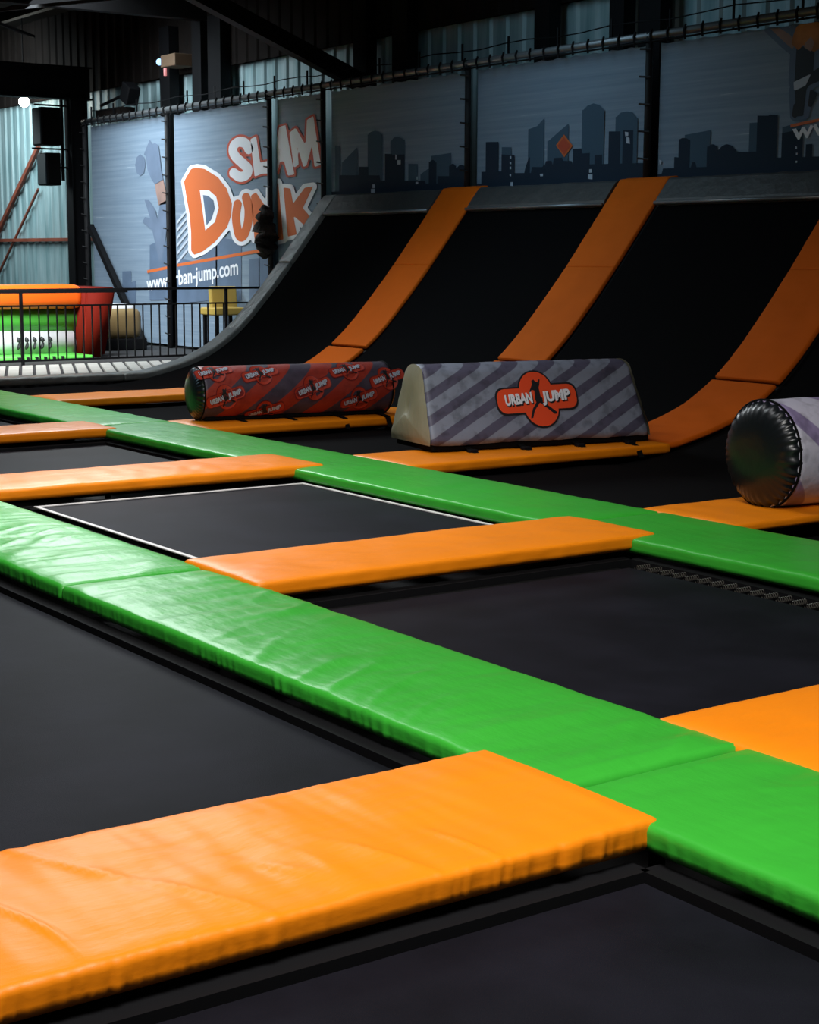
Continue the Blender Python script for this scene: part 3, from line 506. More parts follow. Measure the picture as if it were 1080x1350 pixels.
# grey coping along the top and the curved end
for a, b, lab in ((3.4, 6.88, 'grey ramp coping pad beyond the right edge'), (7.72, 10.28, 'grey coping pad on the ramp top at the right, below the skyline banner'), (11.12, 13.58, 'grey coping pad on the ramp top between centre and right orange strips'), (14.44, 17.03, 'grey coping pad on the ramp top between left and centre orange strips'), (17.87, 20.42, 'leftmost grey coping pad on the ramp top')):
    t = tag(empty('coping_pad', (12.95, (a + b) / 2, 2.4)), lab, 'pad', 'grey coping pads'); h = (b - a) / 2
    n = 24; bm = bmesh.new(); sec = [(-.19, -.235), (-.17, -.19), (-.08, -.075), (.0, .02), (.04, .04), (.22, .04), (.22, -.02), (.05, -.03), (-.16, -.28)]
    rings = [[bm.verts.new((x + .006 * nz(i * .9, x * 9, a), -h + 2 * h * i / n, z + .008 * nz(i * .7, z * 9, a))) for x, z in sec] for i in range(n + 1)]
    for A_, B_ in zip(rings, rings[1:]):
        for k in range(len(sec)): bm.faces.new((A_[k], A_[(k + 1) % len(sec)], B_[(k + 1) % len(sec)], B_[k]))
    bm.faces.new(rings[0]); bm.faces.new(rings[-1][::-1]); mk('cover', bm, M['grey'], t)
    bm = bmesh.new(); tube(bm, [(-.205, -h, -.235), (-.205, h, -.235)], .02, 8); mk('edge_tube', bm, M['steel'], t, True)
bm = bmesh.new(); box(bm, 12.99, 13.86, 3.4, 20.75, 2.30, 2.40)
t = tag(empty('ramp_platform', (13.4, 12, -.9)), 'dark platform behind the top of the ramp, below the skyline banners', 'platform'); o = mk('platform_top', bm, M['black']); o.parent = t; o.location = (-13.4, -12, .9)
for y in (3.5, 7.3, 10.7, 14.0, 17.4, 20.7):
    bm = bmesh.new(); box(bm, -.2, -.1, y - 12 - .05, y - 12 + .05, 0, 3.2); mk('support_leg', bm, M['black'], t)
side = [(4.5, .0), (6.0, .0), (8.0, .0), (9.4, .0)] + [(x, z + .035) for x, z in pf_between(9.95, 12.9)] + [(13.0, 2.45)]
for xa, xb, lab, sd in ((3.0, 9.6, 'flat grey edging pad at far left in front of the pale deck', 31), (9.6, 11.35, 'curved grey edging pad at the foot of the ramp end', 32), (11.35, 12.2, 'grey edging pad halfway up the curved ramp end', 33), (12.2, 13.1, 'highest grey edging pad of the curved ramp end', 34)):
    pts = [(x, 20.62, z) for x, z in side if xa - .03 <= x <= xb + .03]
    if xa == 3.0: pts = [(4.5, 20.62, 0), (6, 20.62, 0), (8, 20.62, 0), (9.0, 20.62, .0), (9.6, 20.62, .0)]
    elif xa == 9.6: pts = [(9.6, 20.62, .0)] + pts
    tag(sweep_pad('edging_pad', M['grey_edge'], pts, .34, .10, (0, 1, 0), seed=sd, crease=.006, gather=.004, puff=.006, step=.04), lab, 'pad', 'grey edging pads')
bm = bmesh.new(); v0 = None
sp_ = [(9.6, -.05)] + [(x, z - .04) for x, z in pf_between(10, 12.98)]
lo = [bm.verts.new((x, 20.83, -.9)) for x, z in sp_]; hi = [bm.verts.new((x, 20.83, z)) for x, z in sp_]; lo2 = [bm.verts.new((x, 20.80, -.9)) for x, z in sp_]; hi2 = [bm.verts.new((x, 20.80, z)) for x, z in sp_]
for i in range(len(sp_) - 1):
    for f in ((lo[i], lo[i + 1], hi[i + 1], hi[i]), (lo2[i], hi2[i], hi2[i + 1], lo2[i + 1]), (hi[i], hi[i + 1], hi2[i + 1], hi2[i])): bm.faces.new(f)
tag(mk('ramp_side_panel', bm, M['black']), 'black panel closing the side of the ramp below the curved grey edge', 'panel')
# flat black bed before the deck, left of the ramp
trampoline(6.6, 9.6, 17.9, 20.4, 'dark flat trampoline in front of the grey edging pad at far left', inset=.02, z=-.10) if False else None
# deck boards
t = tag(empty('deck', (8.4, 21.6, -.03)), 'pale slatted deck behind the flat grey edging at far left', 'deck')
x = 4.5
while x < 11.4:
    bm = bmesh.new(); bbox(bm, x - 8.4, x - 8.4 + .155, -.78, 1.0, .0, .035, r=.005)
    for v in bm.verts: v.co.x += (v.co.y + .78) * .404
    mk('board', bm, M['deck'], t); x += .2
# ================================================================ BANNERS ON THE WALL
ZT = 4.0
posts = [(29.45, 0), (26.05, 0), (22.58, 0), (21.02, 0), (17.5, 2.42), (14.12, 2.42), (10.65, 2.42), (7.2, 2.42)]
BN = ['pale banner with an upside down grey dunking figure at far left', 'banner printed with a large orange letter D and most of the slam dunk lettering', 'narrow banner with the last letters of slam dunk beside the ramp end', 'first skyline banner from the left, above the left ramp strip',
      'skyline banner with the small red diamond sign', 'skyline banner showing the jumping person with curly hair', 'skyline banner beyond the right edge of the photo']
def wf(layer): return lambda y, z: (13.2 - .0022 * layer, y, z)
ban = []
for i, lab in enumerate(BN):
    y1, y0 = posts[i][0] - .09, posts[i + 1][0] + .09; zb = .02 if i < 3 else 2.44
    t = tag(empty('banner', (13.2, (y0 + y1) / 2, zb)), lab, 'banner', 'printed banners along the wall')
    bm = bmesh.new(); nn, mm = 30, 24; yc = (y0 + y1) / 2
    g = []
    for a in range(nn + 1):
        row = []
        for b in range(mm + 1):
            u, v = a / nn, b / mm; e = min(u, 1 - u); sc_ = .018 * abs(math.sin(u * 10 * math.pi)) * max(0, v - .8) * 5
            row.append((y0 + (y1 - y0) * u, zb + (ZT - .06 - zb) * v - sc_, .010 + .008 * nz(u * 3, v * 2, i) * min(1, e * 6)))
        g.append(row)
    V = [[bm.verts.new((r_[2], r_[0] - yc, r_[1] - zb)) for r_ in row] for row in g]
    for a in range(nn):
        for b in range(mm): bm.faces.new((V[a][b], V[a + 1][b], V[a + 1][b + 1], V[a][b + 1]))
    mk('sheet', bm, M['banner'], t, True); ban.append((t, y0, y1, zb))
def clip_art(bi, name, m, build, layer):
    """print geometry built in wall coordinates, cut to the banner it belongs to"""
    t, y0, y1, zb = ban[bi]; bm = bmesh.new(); build(bm, wf(layer)); bmesh.ops.triangulate(bm, faces=bm.faces[:])
    for co, no in (((0, y0 + .01, 0), (0, -1, 0)), ((0, y1 - .01, 0), (0, 1, 0)), ((0, 0, zb + .01), (0, 0, -1)), ((0, 0, ZT - .08), (0, 0, 1))):
        bmesh.ops.bisect_plane(bm, geom=bm.verts[:] + bm.edges[:] + bm.faces[:], plane_co=co, plane_no=no, clear_outer=True)
    if not bm.faces: bm.free(); return
    for v in bm.verts: v.co -= Vector(t.location)
    mk(name, bm, m, t)
def polys(lst): return lambda bm, f: [flatpoly(bm, p, f) for p in lst]
A = ART
sw = .12
for bi in (1, 2):
    [clip_art(bi, 'building_print', M['blocks'], polys([q]), 0.5) for q in A['blocksB']]
    clip_art(bi, 'line_print', M['p_orange'], polys([A['lineB']]), 1)
    SP, UP = smooth_line(A['S']), smooth_line(A['U'])
    def sh(k): return ('l', SP) if k == 'S' else ('l', UP) if k == 'U' else ('p', A[k])
    hw = {'S': .078, 'U': .075}
    def word(ks, extra):
        def build(bm, f):
            sdf_mesh(bm, f, [sh(k) + ((hw[k],) if k in hw else ()) for k in ks if not (bi == 2 and k in 'SDU')], extra, region=(ban[bi][1], ban[bi][2]))
        return build
    clip_art(bi, 'slam_outline', M['p_red'], word('SLAM', .036), 1)
    clip_art(bi, 'dunk_outline', M['white'], word('DUNK', .062), 3)
    for n_, k in enumerate('SLAM'):
        if bi == 2 and k == 'S': continue
        clip_art(bi, 'letter_print', M['white'], lambda bm, f, k=k: sdf_mesh(bm, f, [sh(k)], hw.get(k, .004), region=(ban[bi][1], ban[bi][2])), 2)
    for n_, k in enumerate('DUNK'):
        if bi == 2 and k in 'DU': continue
        clip_art(bi, 'letter_print', M['p_orange'], lambda bm, f, k=k: sdf_mesh(bm, f, [sh(k)], hw.get(k, .002), region=(ban[bi][1], ban[bi][2])), 4)
    if bi == 1: clip_art(bi, 'letter_counter_outline', M['white'], polys([A['Dw']]), 5); clip_art(bi, 'letter_counter', M['blocks'], polys([A['Di']]), 5.6)
[clip_art(1, 'ray_print', M['pale'], polys([q]), 1) for q in A['raysB']]
[clip_art(0, 'building_print', M['blocks'], polys([q]), .5 + .1 * n_) for n_, q in enumerate(A['blocksA'])]
clip_art(0, 'line_print', M['p_orange'], polys([A['lineA']]), 1)
clip_art(0, 'figure_print', M['dunk'], lambda bm, f: sdf_mesh(bm, f, [('p', q) for q in (A['ball'], A['dunk_arm'], A['dunk_body'])], .004, res=.012), 1)
clip_art(0, 'skin_print', M['skin'], lambda bm, f: sdf_mesh(bm, f, [('p', q) for q in (A['dunk_skin'],)], .004, res=.012), 1)
def web(ystart, z0, zrise, length, hgt):
    s = 'www.urban-jump.com'; w = text_width(s, .02)
    def b(bm, f): put_text(bm, s, lambda u, v: f(ystart - u / w * length, z0 + zrise * (u / w) + v * hgt), .02)
    return b
for bi in (0, 1): clip_art(bi, 'website_lettering', M['white'], web(27.1, .94, .33, 3.34, .36), 2)
for bi in (5, 6): clip_art(bi, 'website_lettering', M['white'], web(12.02, 2.77, .33, 3.34, .24), 3)
def skyline(lst):
    def build(bm, f):
        ys = []; y = 9.6
        while y < 21.3: ys.append(y); y += .022
        def top(y):
            best = 2.50
            for p in lst:
                P_ = sorted(p); 
                if P_[0][0] <= y <= P_[-1][0]:
                    q = [v for v in p if v[1] > 2.45]; q.sort()
                    for a, c in zip(q, q[1:]):
                        if a[0] <= y <= c[0]: best = max(best, a[1] + (c[1] - a[1]) * (y - a[0]) / max(1e-6, c[0] - a[0]))
            return best
        prev = None
        for y in ys:
            cur = (y, top(y))
            if prev:
                if abs(prev[1] - cur[1]) > .09: flatpoly(bm, [(prev[0], 2.44), (cur[0], 2.44), (cur[0], max(prev[1], cur[1])), (prev[0], max(prev[1], cur[1]))], f)
                else: flatpoly(bm, [(prev[0], 2.44), (cur[0], 2.44), cur, prev], f)
            prev = cur
    return build
for bi in (3, 4, 5):
    clip_art(bi, 'far_skyline_print', M['sky_far'], skyline(A['far']), .5)
    clip_art(bi, 'near_skyline_print', M['sky_near'], skyline(A['near']), 1.5)
    [clip_art(bi, 'lit_sign_print', M['pale'], polys([q]), 2.5) for q in A['signs']]
clip_art(4, 'diamond_sign_print', M['p_orange'], polys([A['diamond']]), 3); clip_art(4, 'diamond_centre_print', M['p_red'], polys([A['diamond_in']]), 4)
clip_art(5, 'line_print', M['p_orange'], polys([A['lineF']]), 2.2)
clip_art(5, 'glow_print', M['blocks'], lambda bm, f: sdf_mesh(bm, f, [('p', q) for q in (A['torso'], A['leg'], A['hair'], A['arm'])], .05, res=.015), 1.7)
clip_art(5, 'arm_print', M['skin'], lambda bm, f: sdf_mesh(bm, f, [('p', q) for q in (A['arm'],)], .004, res=.012), 2); clip_art(5, 'clothes_print', M['logo_black'], lambda bm, f: sdf_mesh(bm, f, [('p', q) for q in (A['torso'], A['leg'], A['shoe'], A['shoe2'])], .004, res=.012), 2.5)
clip_art(5, 'belt_print', M['pale'], lambda bm, f: sdf_mesh(bm, f, [('p', q) for q in (A['belt'],)], .004, res=.012), 3); clip_art(5, 'hair_print', M['hair'], lambda bm, f: sdf_mesh(bm, f, [('p', q) for q in (A['hair'],)], .004, res=.012), 3); clip_art(5, 'face_print', M['skin'], lambda bm, f: sdf_mesh(bm, f, [('p', q) for q in (A['face'],)], .004, res=.012), 3.5)
# posts with lashing hooks
PL = ['black net post between the column and the pale banner', 'tall black net post left of the letter D', 'black net post crossing the slam dunk lettering', 'black net post at the left end of the ramp top', 'black net post behind the left ramp strip', 'black net post behind the centre ramp strip', 'black net post behind the right ramp strip', 'black net post beyond the right edge']
for (y, z0), lab in zip(posts, PL):
    t = tag(empty('net_post', (13.12, y, z0 if z0 else -.03)), lab, 'post', 'net posts'); h = 4.06 - z0 + (0 if z0 else .03)
    bm = bmesh.new(); tube(bm, [(0, 0, 0), (0, 0, h)], .042, 10); mk('pole', bm, M['dark_steel'], t, True)
    k = .25
    while k < h - .1:
        bm = bmesh.new(); tube(bm, [(-.055, .09, k + .01), (-.065, 0, k), (-.055, -.09, k - .01)], .012, 5); mk('lashing_hook', bm, M['dark_steel'], t); k += .3
t = tag(empty('banner_rail', (13.12, 18, 4.02)), 'steel tube along the top of all banners with hooks', 'rail')
bm = bmesh.new(); tube(bm, [(0, -11, 0), (0, 11.5, 0)], .045, 8); mk('tube', bm, M['steel'], t, True)
bm = bmesh.new(); tube(bm, [(-.04, -11, -.07), (-.04, 11.5, -.07)], .012, 5); mk('cable', bm, M['black'], t, True)
for i in range(84):
    y = -10.9 + i * .267; bm = bmesh.new(); tube(bm, [(-.05, y, -.10), (-.06, y + .01, .0), (-.03, y + .015, .06)], .014, 5); mk('hook', bm, M['black'], t)
t = tag(empty('wire_line', (13.3, 18, 4.05)), 'thin dark wire on short stalks just above the banner rail', 'wire')
bm = bmesh.new(); tube(bm, [(0, -11 + i * .5, .17 + .02 * math.sin(i * 1.7)) for i in range(46)], .008, 5); mk('wire', bm, M['black'], t)
for i in range(24):
    y = -10.8 + i * .97; bm = bmesh.new(); tube(bm, [(0, y, -.05), (0, y, .26)], .016, 5); mk('stalk', bm, M['black'], t)
bm = bmesh.new(); bar(bm, (13.08, 29.2, 2.1), (13.08, 27.0, -.03), .10, .10); tag(mk('net_brace', bm, M['black']), 'black diagonal brace in front of the pale banner down to the railing', 'brace')
# bundled cloth on a post
bm = bmesh.new(); pts = [(13.02, 22.56 + .05 * math.sin(i * 1.3), 2.32 - i * .065) for i in range(13)]
tube(bm, pts, [.05, .08, .15, .12, .14, .17, .19, .17, .20, .18, .15, .12, .05], 12); tag(mk('bundled_net', bm, M['cloth'], smooth=True), 'dark bundled net tied to the post over the slam dunk lettering', 'net')
# floodlight, brown box, tube light, speakers, lamp
t = tag(empty('floodlight', (13.5, 28.75, 4.36)), 'black floodlight on an arm above the pale banner', 'lamp')
bm = bmesh.new(); bbox(bm, -.12, .12, -.30, .02, -.12, .22, r=.02); bmesh.ops.rotate(bm, verts=bm.verts[:], cent=(0, 0, 0), matrix=Matrix.Rotation(.45, 3, 'X')); o = mk('head', bm, M['black'], t); o.location = (0, -.35, .12)
bm = bmesh.new(); tube(bm, [(0, .75, -.02), (0, -.35, .12)], .03, 8); mk('arm', bm, M['black'], t)
bm = bmesh.new(); box(bm, -.15, .15, -.38, .7, -.33, -.12); mk('bracket_box', bm, M['brown'], t)
t = tag(empty('junction_box', (13.75, 27.05, 4.93)), 'small light brown box high on the wall beside the pink tube', 'box')
bm = bmesh.new(); bbox(bm, -.1, .31, -.3, .25, -.08, .13, r=.015); mk('case', bm, M['brownbox'], t)
bm = bmesh.new(); tube(bm, [(13.84, 27.5, 4.74), (13.84, 27.5, 5.06)], .03, 8); tag(mk('tube_light', bm, M['tube'], smooth=True), 'short pink glowing tube high on the black wall column', 'light')
bm = bmesh.new(); bmesh.ops.create_uvsphere(bm, u_segments=12, v_segments=8, radius=.06); o = mk('indicator_light', bm, M['blue_led'], smooth=True); o.location = (13.84, 27.72, 5.0); tag(o, 'small blue indicator light beside the pink tube', 'light')
def speaker(x0, x1, z0, z1, lab):
    t = tag(empty('speaker', ((x0 + x1) / 2, 31.0, z0)), lab, 'speaker', 'black wall speakers'); h = z1 - z0; w = (x1 - x0) / 2
    bm = bmesh.new(); bbox(bm, -w, w, -.2, .25, 0, h, r=.02); mk('cabinet', bm, M['black'], t)
    bm = bmesh.new(); bbox(bm, -w + .03, w - .03, -.225, -.195, .03, h - .03, r=.008); mk('grille', bm, M['strap'], t)
    bm = bmesh.new(); bbox(bm, -w - .02, -w + .005, -.18, .22, .02, h - .02, r=.008); mk('side_panel', bm, mat('teal_grey_panel', (.03, .05, .06), .35), t)
speaker(12.84, 13.24, 3.66, 4.38, 'upper black loudspeaker on the bracket beside the column'); speaker(12.92, 13.22, 2.9, 3.52, 'lower black loudspeaker hanging below the other one')
t = tag(empty('speaker_bracket', (13.34, 31.0, 2.9)), 'black steel bracket holding both loudspeakers by the column', 'bracket')
bm = bmesh.new(); box(bm, -.025, .025, -.03, .03, .1, 1.75); mk('upright', bm, M['black'], t)
for z, lx in ((1.53, -.55), (.70, -.62), (.35, -.12)):
    bm = bmesh.new(); box(bm, lx, .085, -.03, .03, z - .015, z + .015); mk('arm', bm, M['black'], t)
t = tag(empty('hanging_lamp', (13.6, 33.5, 4.70)), 'bright white lamp glowing at the upper left by the pale wall', 'lamp')
bm = bmesh.new(); bmesh.ops.create_uvsphere(bm, u_segments=16, v_segments=10, radius=.11); mk('bulb', bm, M['lamp'], t, True)
bm = bmesh.new(); tube(bm, [(0, 0, .10), (0, 0, .2), (0, 0, .34)], [.10, .07, .03], 12); mk('housing', bm, M['black'], t, True)
bm = bmesh.new(); tube(bm, [(0, 0, .34), (0, 0, 1.78)], .012, 6); mk('cord', bm, M['black'], t)
# ================================================================ RAILING, INFLATABLE, CHAIR
t = tag(empty('railing', (9.5, 22.9, -.03)), 'black metal railing with thin vertical bars across the deck at left', 'railing')
bm = bmesh.new(); bar(bm, (-5, 0, 1.10), (3.6, 0, 1.10), .04, .035); mk('top_rail', bm, M['black'], t)
bm = bmesh.new(); bar(bm, (-5, 0, .87), (3.4, 0, .87), .03, .025); mk('middle_rail', bm, M['black'], t)
bm = bmesh.new(); bar(bm, (-5, 0, .08), (3.2, 0, .08), .03, .03); mk('bottom_rail', bm, M['black'], t)
x = -1.6
while x < 3.0:
    bm = bmesh.new(); tube(bm, [(x, 0, .08), (x, 0, .87)], .012, 6); mk('bar', bm, M['black'], t); x += .138
for x in (-4.0, -.35, 3.0):
    bm = bmesh.new(); bar(bm, (x, .0, 0), (x, .0, 1.10), .04, .04); mk('post', bm, M['black'], t)
bm = bmesh.new(); bar(bm, (5.0, 22.75, 1.05), (10.75, 22.75, 1.05), .05, .05); tag(mk('hand_rail', bm, M['black']), 'thick black hand rail in front of the orange inflatable top', 'rail')
t = tag(empty('inflatable_game', (10.0, 24.6, -.03)), 'orange, green and white inflatable game behind the railing at left', 'inflatable')
bm = bmesh.new(); bbox(bm, -4.5, .85, -.1, .75, .76, 1.14, r=.13); mk('top_beam', bm, M['inf_orange'], t, True)
bm = bmesh.new(); tube(bm, [(-4.5, .3, .62), (.78, .3, .56)], .20, 20); o = mk('green_tube', bm, M['inf_green'], t, True); o.location = (0, -.05, 0)
bm = bmesh.new(); tube(bm, [(-4.5, .3, .25), (.72, .3, .18)], .22, 20); wt = mk('white_tube', bm, M['inf_white'], t, True); wt.location = (0, -.10, .03)
bm = bmesh.new(); bbox(bm, -4.5, .7, -.75, .3, 0, .07, r=.03); mk('floor_cushion', bm, M['inf_green'], t, True)
for i in range(5):
    x = -.30 + i * .128; bm = bmesh.new()
    tube(bm, [(x + .03 * math.sin(k * .5), -.035 - .0 * k, .12 + k * .032) for k in range(7)], [.012, .03, .026, .022, .036, .032, .01], 8)
    mk('black_mark', bm, M['logo_black'], wt)
for i in range(6):
    bm = bmesh.new(); x = -.55 + i * .14; bbox(bm, x, x + .05, -.758, -.7, .02, .072, r=.005); mk('black_mark', bm, M['logo_black'], t)
bm = bmesh.new(); v = [bm.verts.new(p) for p in ((.72, -.22, 0), (1.12, -.22, 0), (1.12, .9, 0), (.72, .9, 0), (.82, -.22, 1.08), (1.34, -.22, 1.10), (1.34, .9, 1.10), (.82, .9, 1.10))]
for f in ((3, 2, 1, 0), (4, 5, 6, 7), (0, 1, 5, 4), (1, 2, 6, 5), (2, 3, 7, 6), (3, 0, 4, 7)): bm.faces.new([v[i] for i in f])
bmesh.ops.bevel(bm, geom=bm.edges[:], offset=.04, segments=3, affect='EDGES'); mk('side_wall', bm, M['inf_red'], t, True)
t = tag(empty('cushion_roll', (12.1, 26.0, -.03)), 'tan rounded cushion with white top right of the red inflatable side', 'cushion')
bm = bmesh.new(); bbox(bm, -.45, .4, -.2, .6, .18, .72, r=.16); mk('body', bm, M['tan'], t, True)
bm = bmesh.new(); bbox(bm, -.36, .3, -.1, .5, .60, .78, r=.08); mk('top', bm, M['inf_white'], t, True)
bm = bmesh.new(); bbox(bm, -.5, .45, -.2, .6, 0, .2, r=.02); mk('base', bm, M['black'], t)
t = tag(empty('chair', (12.83, 23.5, -.03)), 'mustard yellow chair behind the railing, beside the curved ramp end', 'chair')
bm = bmesh.new(); bbox(bm, -.34, .22, -.26, .25, .66, .78, r=.025); mk('seat', bm, M['mustard'], t)
bm = bmesh.new(); bbox(bm, -.17, .30, .16, .27, .74, 1.11, r=.025); bmesh.ops.rotate(bm, verts=bm.verts[:], cent=(0, .2, .74), matrix=Matrix.Rotation(-.1, 3, 'X')); mk('backrest', bm, M['mustard'], t)
for sx in (-.28, .18):
    for sy in (-.2, .2):
        bm = bmesh.new(); bar(bm, (sx, sy, 0), (sx, sy, .66), .05, .05); mk('leg', bm, M['black'], t)
# ================================================================ LOGO
def arc(cx, cy, r, a0, a1, n=12): return [(cx + r * math.cos(math.radians(a0 + (a1 - a0) * i / n)), cy + r * math.sin(math.radians(a0 + (a1 - a0) * i / n))) for i in range(n + 1)]
def logo_shape(bm, f, g, f1, f2, f3):
    """two wide lozenges and two discs, widened by g; unit = logo width 1"""
    def rr(x0, x1, y0, y1, r, f=f):
        p = arc(x1 - r, y1 - r, r, 0, 90, 5) + arc(x0 + r, y1 - r, r, 90, 180, 5) + arc(x0 + r, y0 + r, r, 180, 270, 5) + arc(x1 - r, y0 + r, r, 270, 360, 5); flatpoly(bm, p, f)
    rr(-.49 - g, .02 + g, -.135 - g, .135 + g, .10); rr(-.02 - g, .49 + g, -.115 - g, .155 + g, .10, f1)
    flatpoly(bm, arc(0, .11, .20 + g, 0, 360, 26)[:-1], f2); flatpoly(bm, arc(.03, -.09, .21 + g, 0, 360, 26)[:-1], f3)
JP = [[(-.035, .21), (-.005, .225), (.01, .20), (.035, .19), (.06, .225), (.072, .22), (.055, .16), (.04, .13), (.045, .03), (.065, .01), (.06, -.04), (-.02, -.04), (-.03, .0), (-.02, .10), (-.05, .11), (-.09, .06), (-.105, .05), (-.10, .065), (-.06, .13), (-.035, .17)],
      [(-.02, -.03), (.02, -.04), (-.06, -.12), (-.095, -.2), (-.12, -.205), (-.12, -.19), (-.08, -.10)], [(.03, -.04), (.06, -.03), (.15, -.10), (.21, -.15), (.21, -.17), (.175, -.17), (.12, -.12)]]
def logo(t, F, w, tilt=0., colors=('logo_black', 'logo_red', 'logo_black', 'white'), z0=0, maxlen=None):
    """F(u, v, lift) -> 3D"""
    c, s = math.cos(tilt), math.sin(tilt)
    def ff(l): return lambda u, v: F((u * c - v * s) * w, (u * s + v * c) * w, l)
    def fin(name, bm, m, par):
        bmesh.ops.triangulate(bm, faces=bm.faces[:])
        return mk(name, bm, m, par, recalc=False)
    b = bmesh.new(); logo_shape(b, ff(.0010), .018, ff(.0013), ff(.0016), ff(.0019)); L0 = fin('logo_badge', b, M[colors[0]], t)
    b = bmesh.new(); logo_shape(b, ff(.0028), 0, ff(.0031), ff(.0034), ff(.0037)); fin('badge_face', b, M[colors[1]], L0)
    b = bmesh.new(); [flatpoly(b, p, ff(.0046)) for p in JP]; fin('jumping_figure', b, M[colors[2]], L0)
    for txt, ux, v0 in (('URBAN', -.40, -.045), ('JUMP', .075, -.03)):
        tw = text_width(txt, .035)
        b = bmesh.new(); put_text(b, txt, lambda u, v: ff(.0052)(ux + .01 + u / tw * .335, v0 - .015 + v * .155 + .06 * u / tw * .3), .06); fin('lettering_shadow', b, M[colors[0]], L0)
        b = bmesh.new(); put_text(b, txt, lambda u, v: ff(.0062)(ux + u / tw * .335, v0 + v * .155 + .06 * u / tw * .3), .05); fin('badge_lettering', b, M[colors[3]], L0)
# ================================================================ GREY BLOCK
rz = math.atan2(-.33, 2.08); t = tag(empty('foam_block', (8.82, 10.95, .02), rz), 'grey striped vaulting block with a red round logo on the orange pad', 'block')
HW, HH, LB = .36, .69, 1.06
def sect(k=1.0):
    """cross-section (y,z) of the block, clockwise from front bottom"""
    p = [(-HW, .05), (-HW - .005, .10)] + [(-HW + (HW - .17) * i / 8, .10 + (HH - .20) * i / 8) for i in range(1, 9)]
    p += [(-.17 + .17 * (1 - math.cos(a)) , HH - .10 + .10 * math.sin(a)) for a in [math.pi / 2 * i / 5 for i in range(1, 6)]]
    q = [(-y, z) for y, z in reversed(p[:-1])]
    return p + q
sec = sect(); bm = bmesh.new(); n = 60; rings = []
for i in range(n + 1):
    u = -1 + 2 * i / n; e = 1 - abs(u); x = LB * u; r_ = .05; ins = 0
    if e * LB < r_: ins = r_ - math.sqrt(max(0, r_ ** 2 - (r_ - e * LB) ** 2))
    ring = []
    for j, (y, z) in enumerate(sec):
        w_ = .006 * nz(x * 3, y * 4, z * 5) + .004 * nz(x * 12, y * 5, z * 9); cz = .3
        lean = (.10 * z / HH) * (-1 if u > 0 else .35) * abs(u) ** 6
        ring.append(bm.verts.new((x + lean, y * (1 - ins * 1.5) + w_, cz + (z - cz) * (1 - ins * 1.5) + w_)))
    rings.append(ring)
K = len(sec)
for a, b in zip(rings, rings[1:]):
    for i in range(K - 1): bm.faces.new((a[i], a[i + 1], b[i + 1], b[i]))
    bm.faces.new((a[K - 1], a[0], b[0], b[K - 1]))
bm.faces.new(rings[-1][::-1]); bm.faces.new(rings[0]); mk('striped_cover', bm, M['cover_grey'], t, True)
# puffed end caps
for s, nm in ((-1, 'end_panel'), (1, 'end_panel')):
    bm = bmesh.new(); prev = None; base = [v for v in sec]; cy, cz = 0, .28
    for q in range(7):
        k = 1.0 - q / 6 * .97; d = .055 * math.sin(math.acos(min(1, k)) if k < 1 else 0)
        row = []
        for j, (y, z) in enumerate(base):
            fold = .006 * math.sin(j * 2.1) * k
            row.append(bm.verts.new((s * (LB + d + .004) + (.10 * (z / HH) * (.35 if s < 0 else -1)), cy + (y - cy) * k + fold, cz + (z - cz) * k)))
        if prev:
            for j in range(K): bm.faces.new((prev[j], prev[(j + 1) % K], row[(j + 1) % K], row[j]))
        prev = row
    bm.faces.new(prev); mk(nm, bm, M['cream_vinyl'], t, True)
bm = bmesh.new(); bbox(bm, -LB + .03, LB, -HW + .02, HW - .02, 0, .06, r=.015); mk('base_skirt', bm, M['strap'], t)
# logo on the sloping front face
sl = Vector((0, HW - .17, HH - .20)).normalized(); nf = Vector((0, -sl.z, sl.y))
def FB(u, v, l): return Vector((-.01 + u, -HW, .10)) + sl * (.30 + v) + nf * (l + .008)
logo(t, FB, .78, tilt=.02)
for x in (-.72, -.22, .30, .80):
    bm = bmesh.new(); bar(bm, (x, -HW + .03, .03), (x + .02, -HW - .16, -.022), .05, .008); bar(bm, (x + .02, -HW - .155, -.018), (x + .02, -HW - .235, -.11), .05, .008); s_ = mk('strap', bm, M['strap'], t)
    bm = bmesh.new(); bbox(bm, x - .03, x + .05, -HW - .10, -HW - .04, -.012, .016, r=.006); mk('buckle', bm, M['black'], s_)
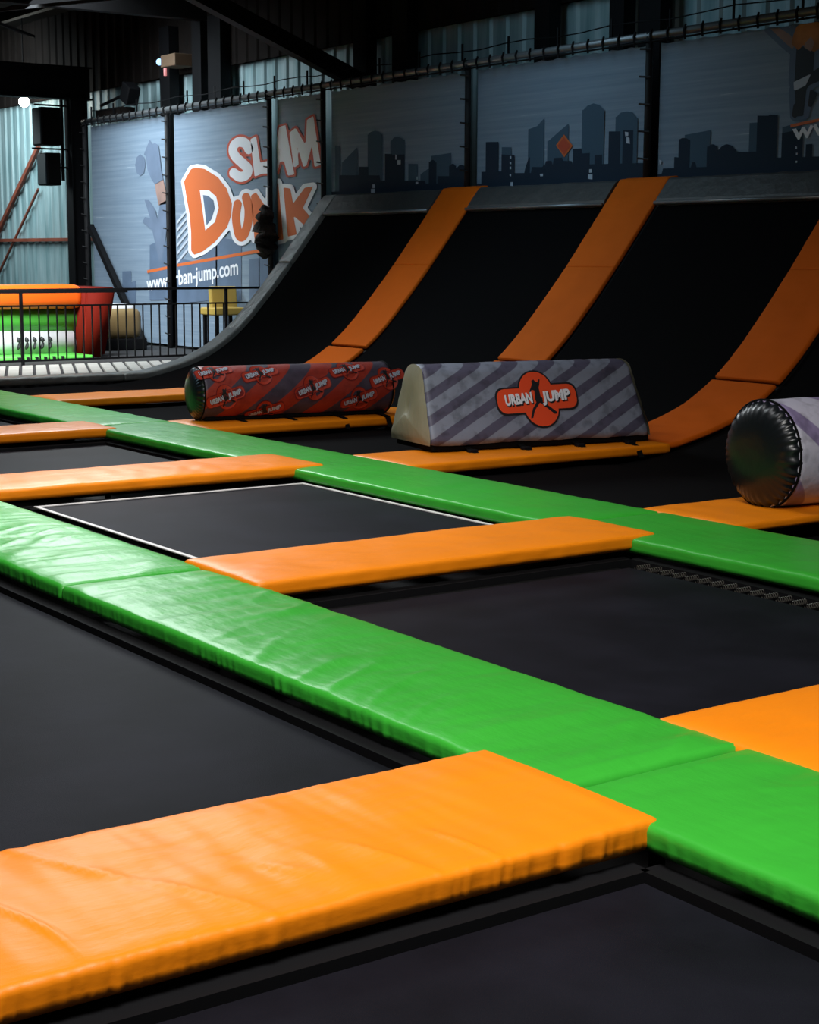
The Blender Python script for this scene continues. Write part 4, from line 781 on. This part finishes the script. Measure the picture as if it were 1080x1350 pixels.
# ================================================================ ROLLERS
def roller(name, loc, rz, R_, L0, cover, label, group, ncap=64):
    t = tag(empty(name, loc, rz), label, 'roller', group); h = L0 / 2
    fo = lambda a, th: .004 * nz(a * 5, math.cos(th) * 2, math.sin(th) * 2)
    bm = bmesh.new(); revolve(bm, [(-h + L0 * i / 50, R_) for i in range(51)], 64, (0, 0, R_), fold=fo); mk('printed_cover', bm, M[cover], t, True)
    for s in (-1, 1):
        prof = []; n = 26
        for i in range(n + 1):
            a = math.pi / 2 * i / n; prof.append((s * (h - .02 + .36 * R_ * math.sin(a)), max(.012, (R_ - .006) * max(0, math.cos(a)) ** .62)))
        def cf(a, th, s=s, h=h):
            d = (abs(a) - h) / (.36 * R_); return R_ * .022 * math.sin(th * 34 + 2 * math.sin(th * 5)) * max(0, min(1, 1.15 - d * 1.5)) if d > -.2 else 0
        bm = bmesh.new(); revolve(bm, prof, 204, (0, 0, R_), fold=cf); mk('end_cap', bm, M['blackvinyl'], t, True)
        bm = bmesh.new(); tube(bm, [(s * (h - .004), (R_ + .001) * math.cos(a), R_ + (R_ + .001) * math.sin(a)) for a in [2 * math.pi * i / 48 for i in range(48)]], .008, 6, closed=True); mk('rim_seam', bm, M['strap'], t, True)
    return t
rr_ = roller('padded_roller', (8.36, 14.0, .02), math.atan2(-.30, 2.0), .255, 1.98, 'cover_red', 'red and purple striped roller with small logos and black end, behind the grey block', None)
def cyl(R_, x0, th0): return lambda u, v, l: Vector((x0 + u, -(R_ + l + .004) * math.cos(th0 + v / R_), R_ + (R_ + l + .004) * math.sin(th0 + v / R_)))
for x0, th, tl in ((-.78, -.12, .28), (-.40, .78, .22), (.12, .12, .30), (-.36, -.78, .28), (.52, .85, .2), (.62, -.38, .28), (.93, .42, .25), (-.86, .95, .2)):
    logo(rr_, cyl(.255, x0, th), .40, tilt=tl, colors=('logo_dark', 'logo_dim', 'logo_black', 'pale'))
for x in (-.62, -.12, .40, .86):
    bm = bmesh.new(); bar(bm, (x, -.12, .02), (x + .02, -.36, -.015), .045, .01); bar(bm, (x + .02, -.35, -.01), (x + .02, -.42, -.11), .045, .01); mk('strap', bm, M['strap'], rr_)
bm = bmesh.new(); bbox(bm, -.95, .95, -.14, .14, 0.0, .035, r=.01); mk('base_skirt', bm, M['strap'], rr_)
rw = roller('padded_roller', (9.02, 7.16, .005), math.atan2(-.20, 2.0), .345, 2.4, 'cover_white', 'large roller with ribbed black end cut off by the right edge', None)
for x0, th in ((-.75, .35), (.2, .1)): logo(rw, cyl(.345, x0, th), .5, tilt=.25)
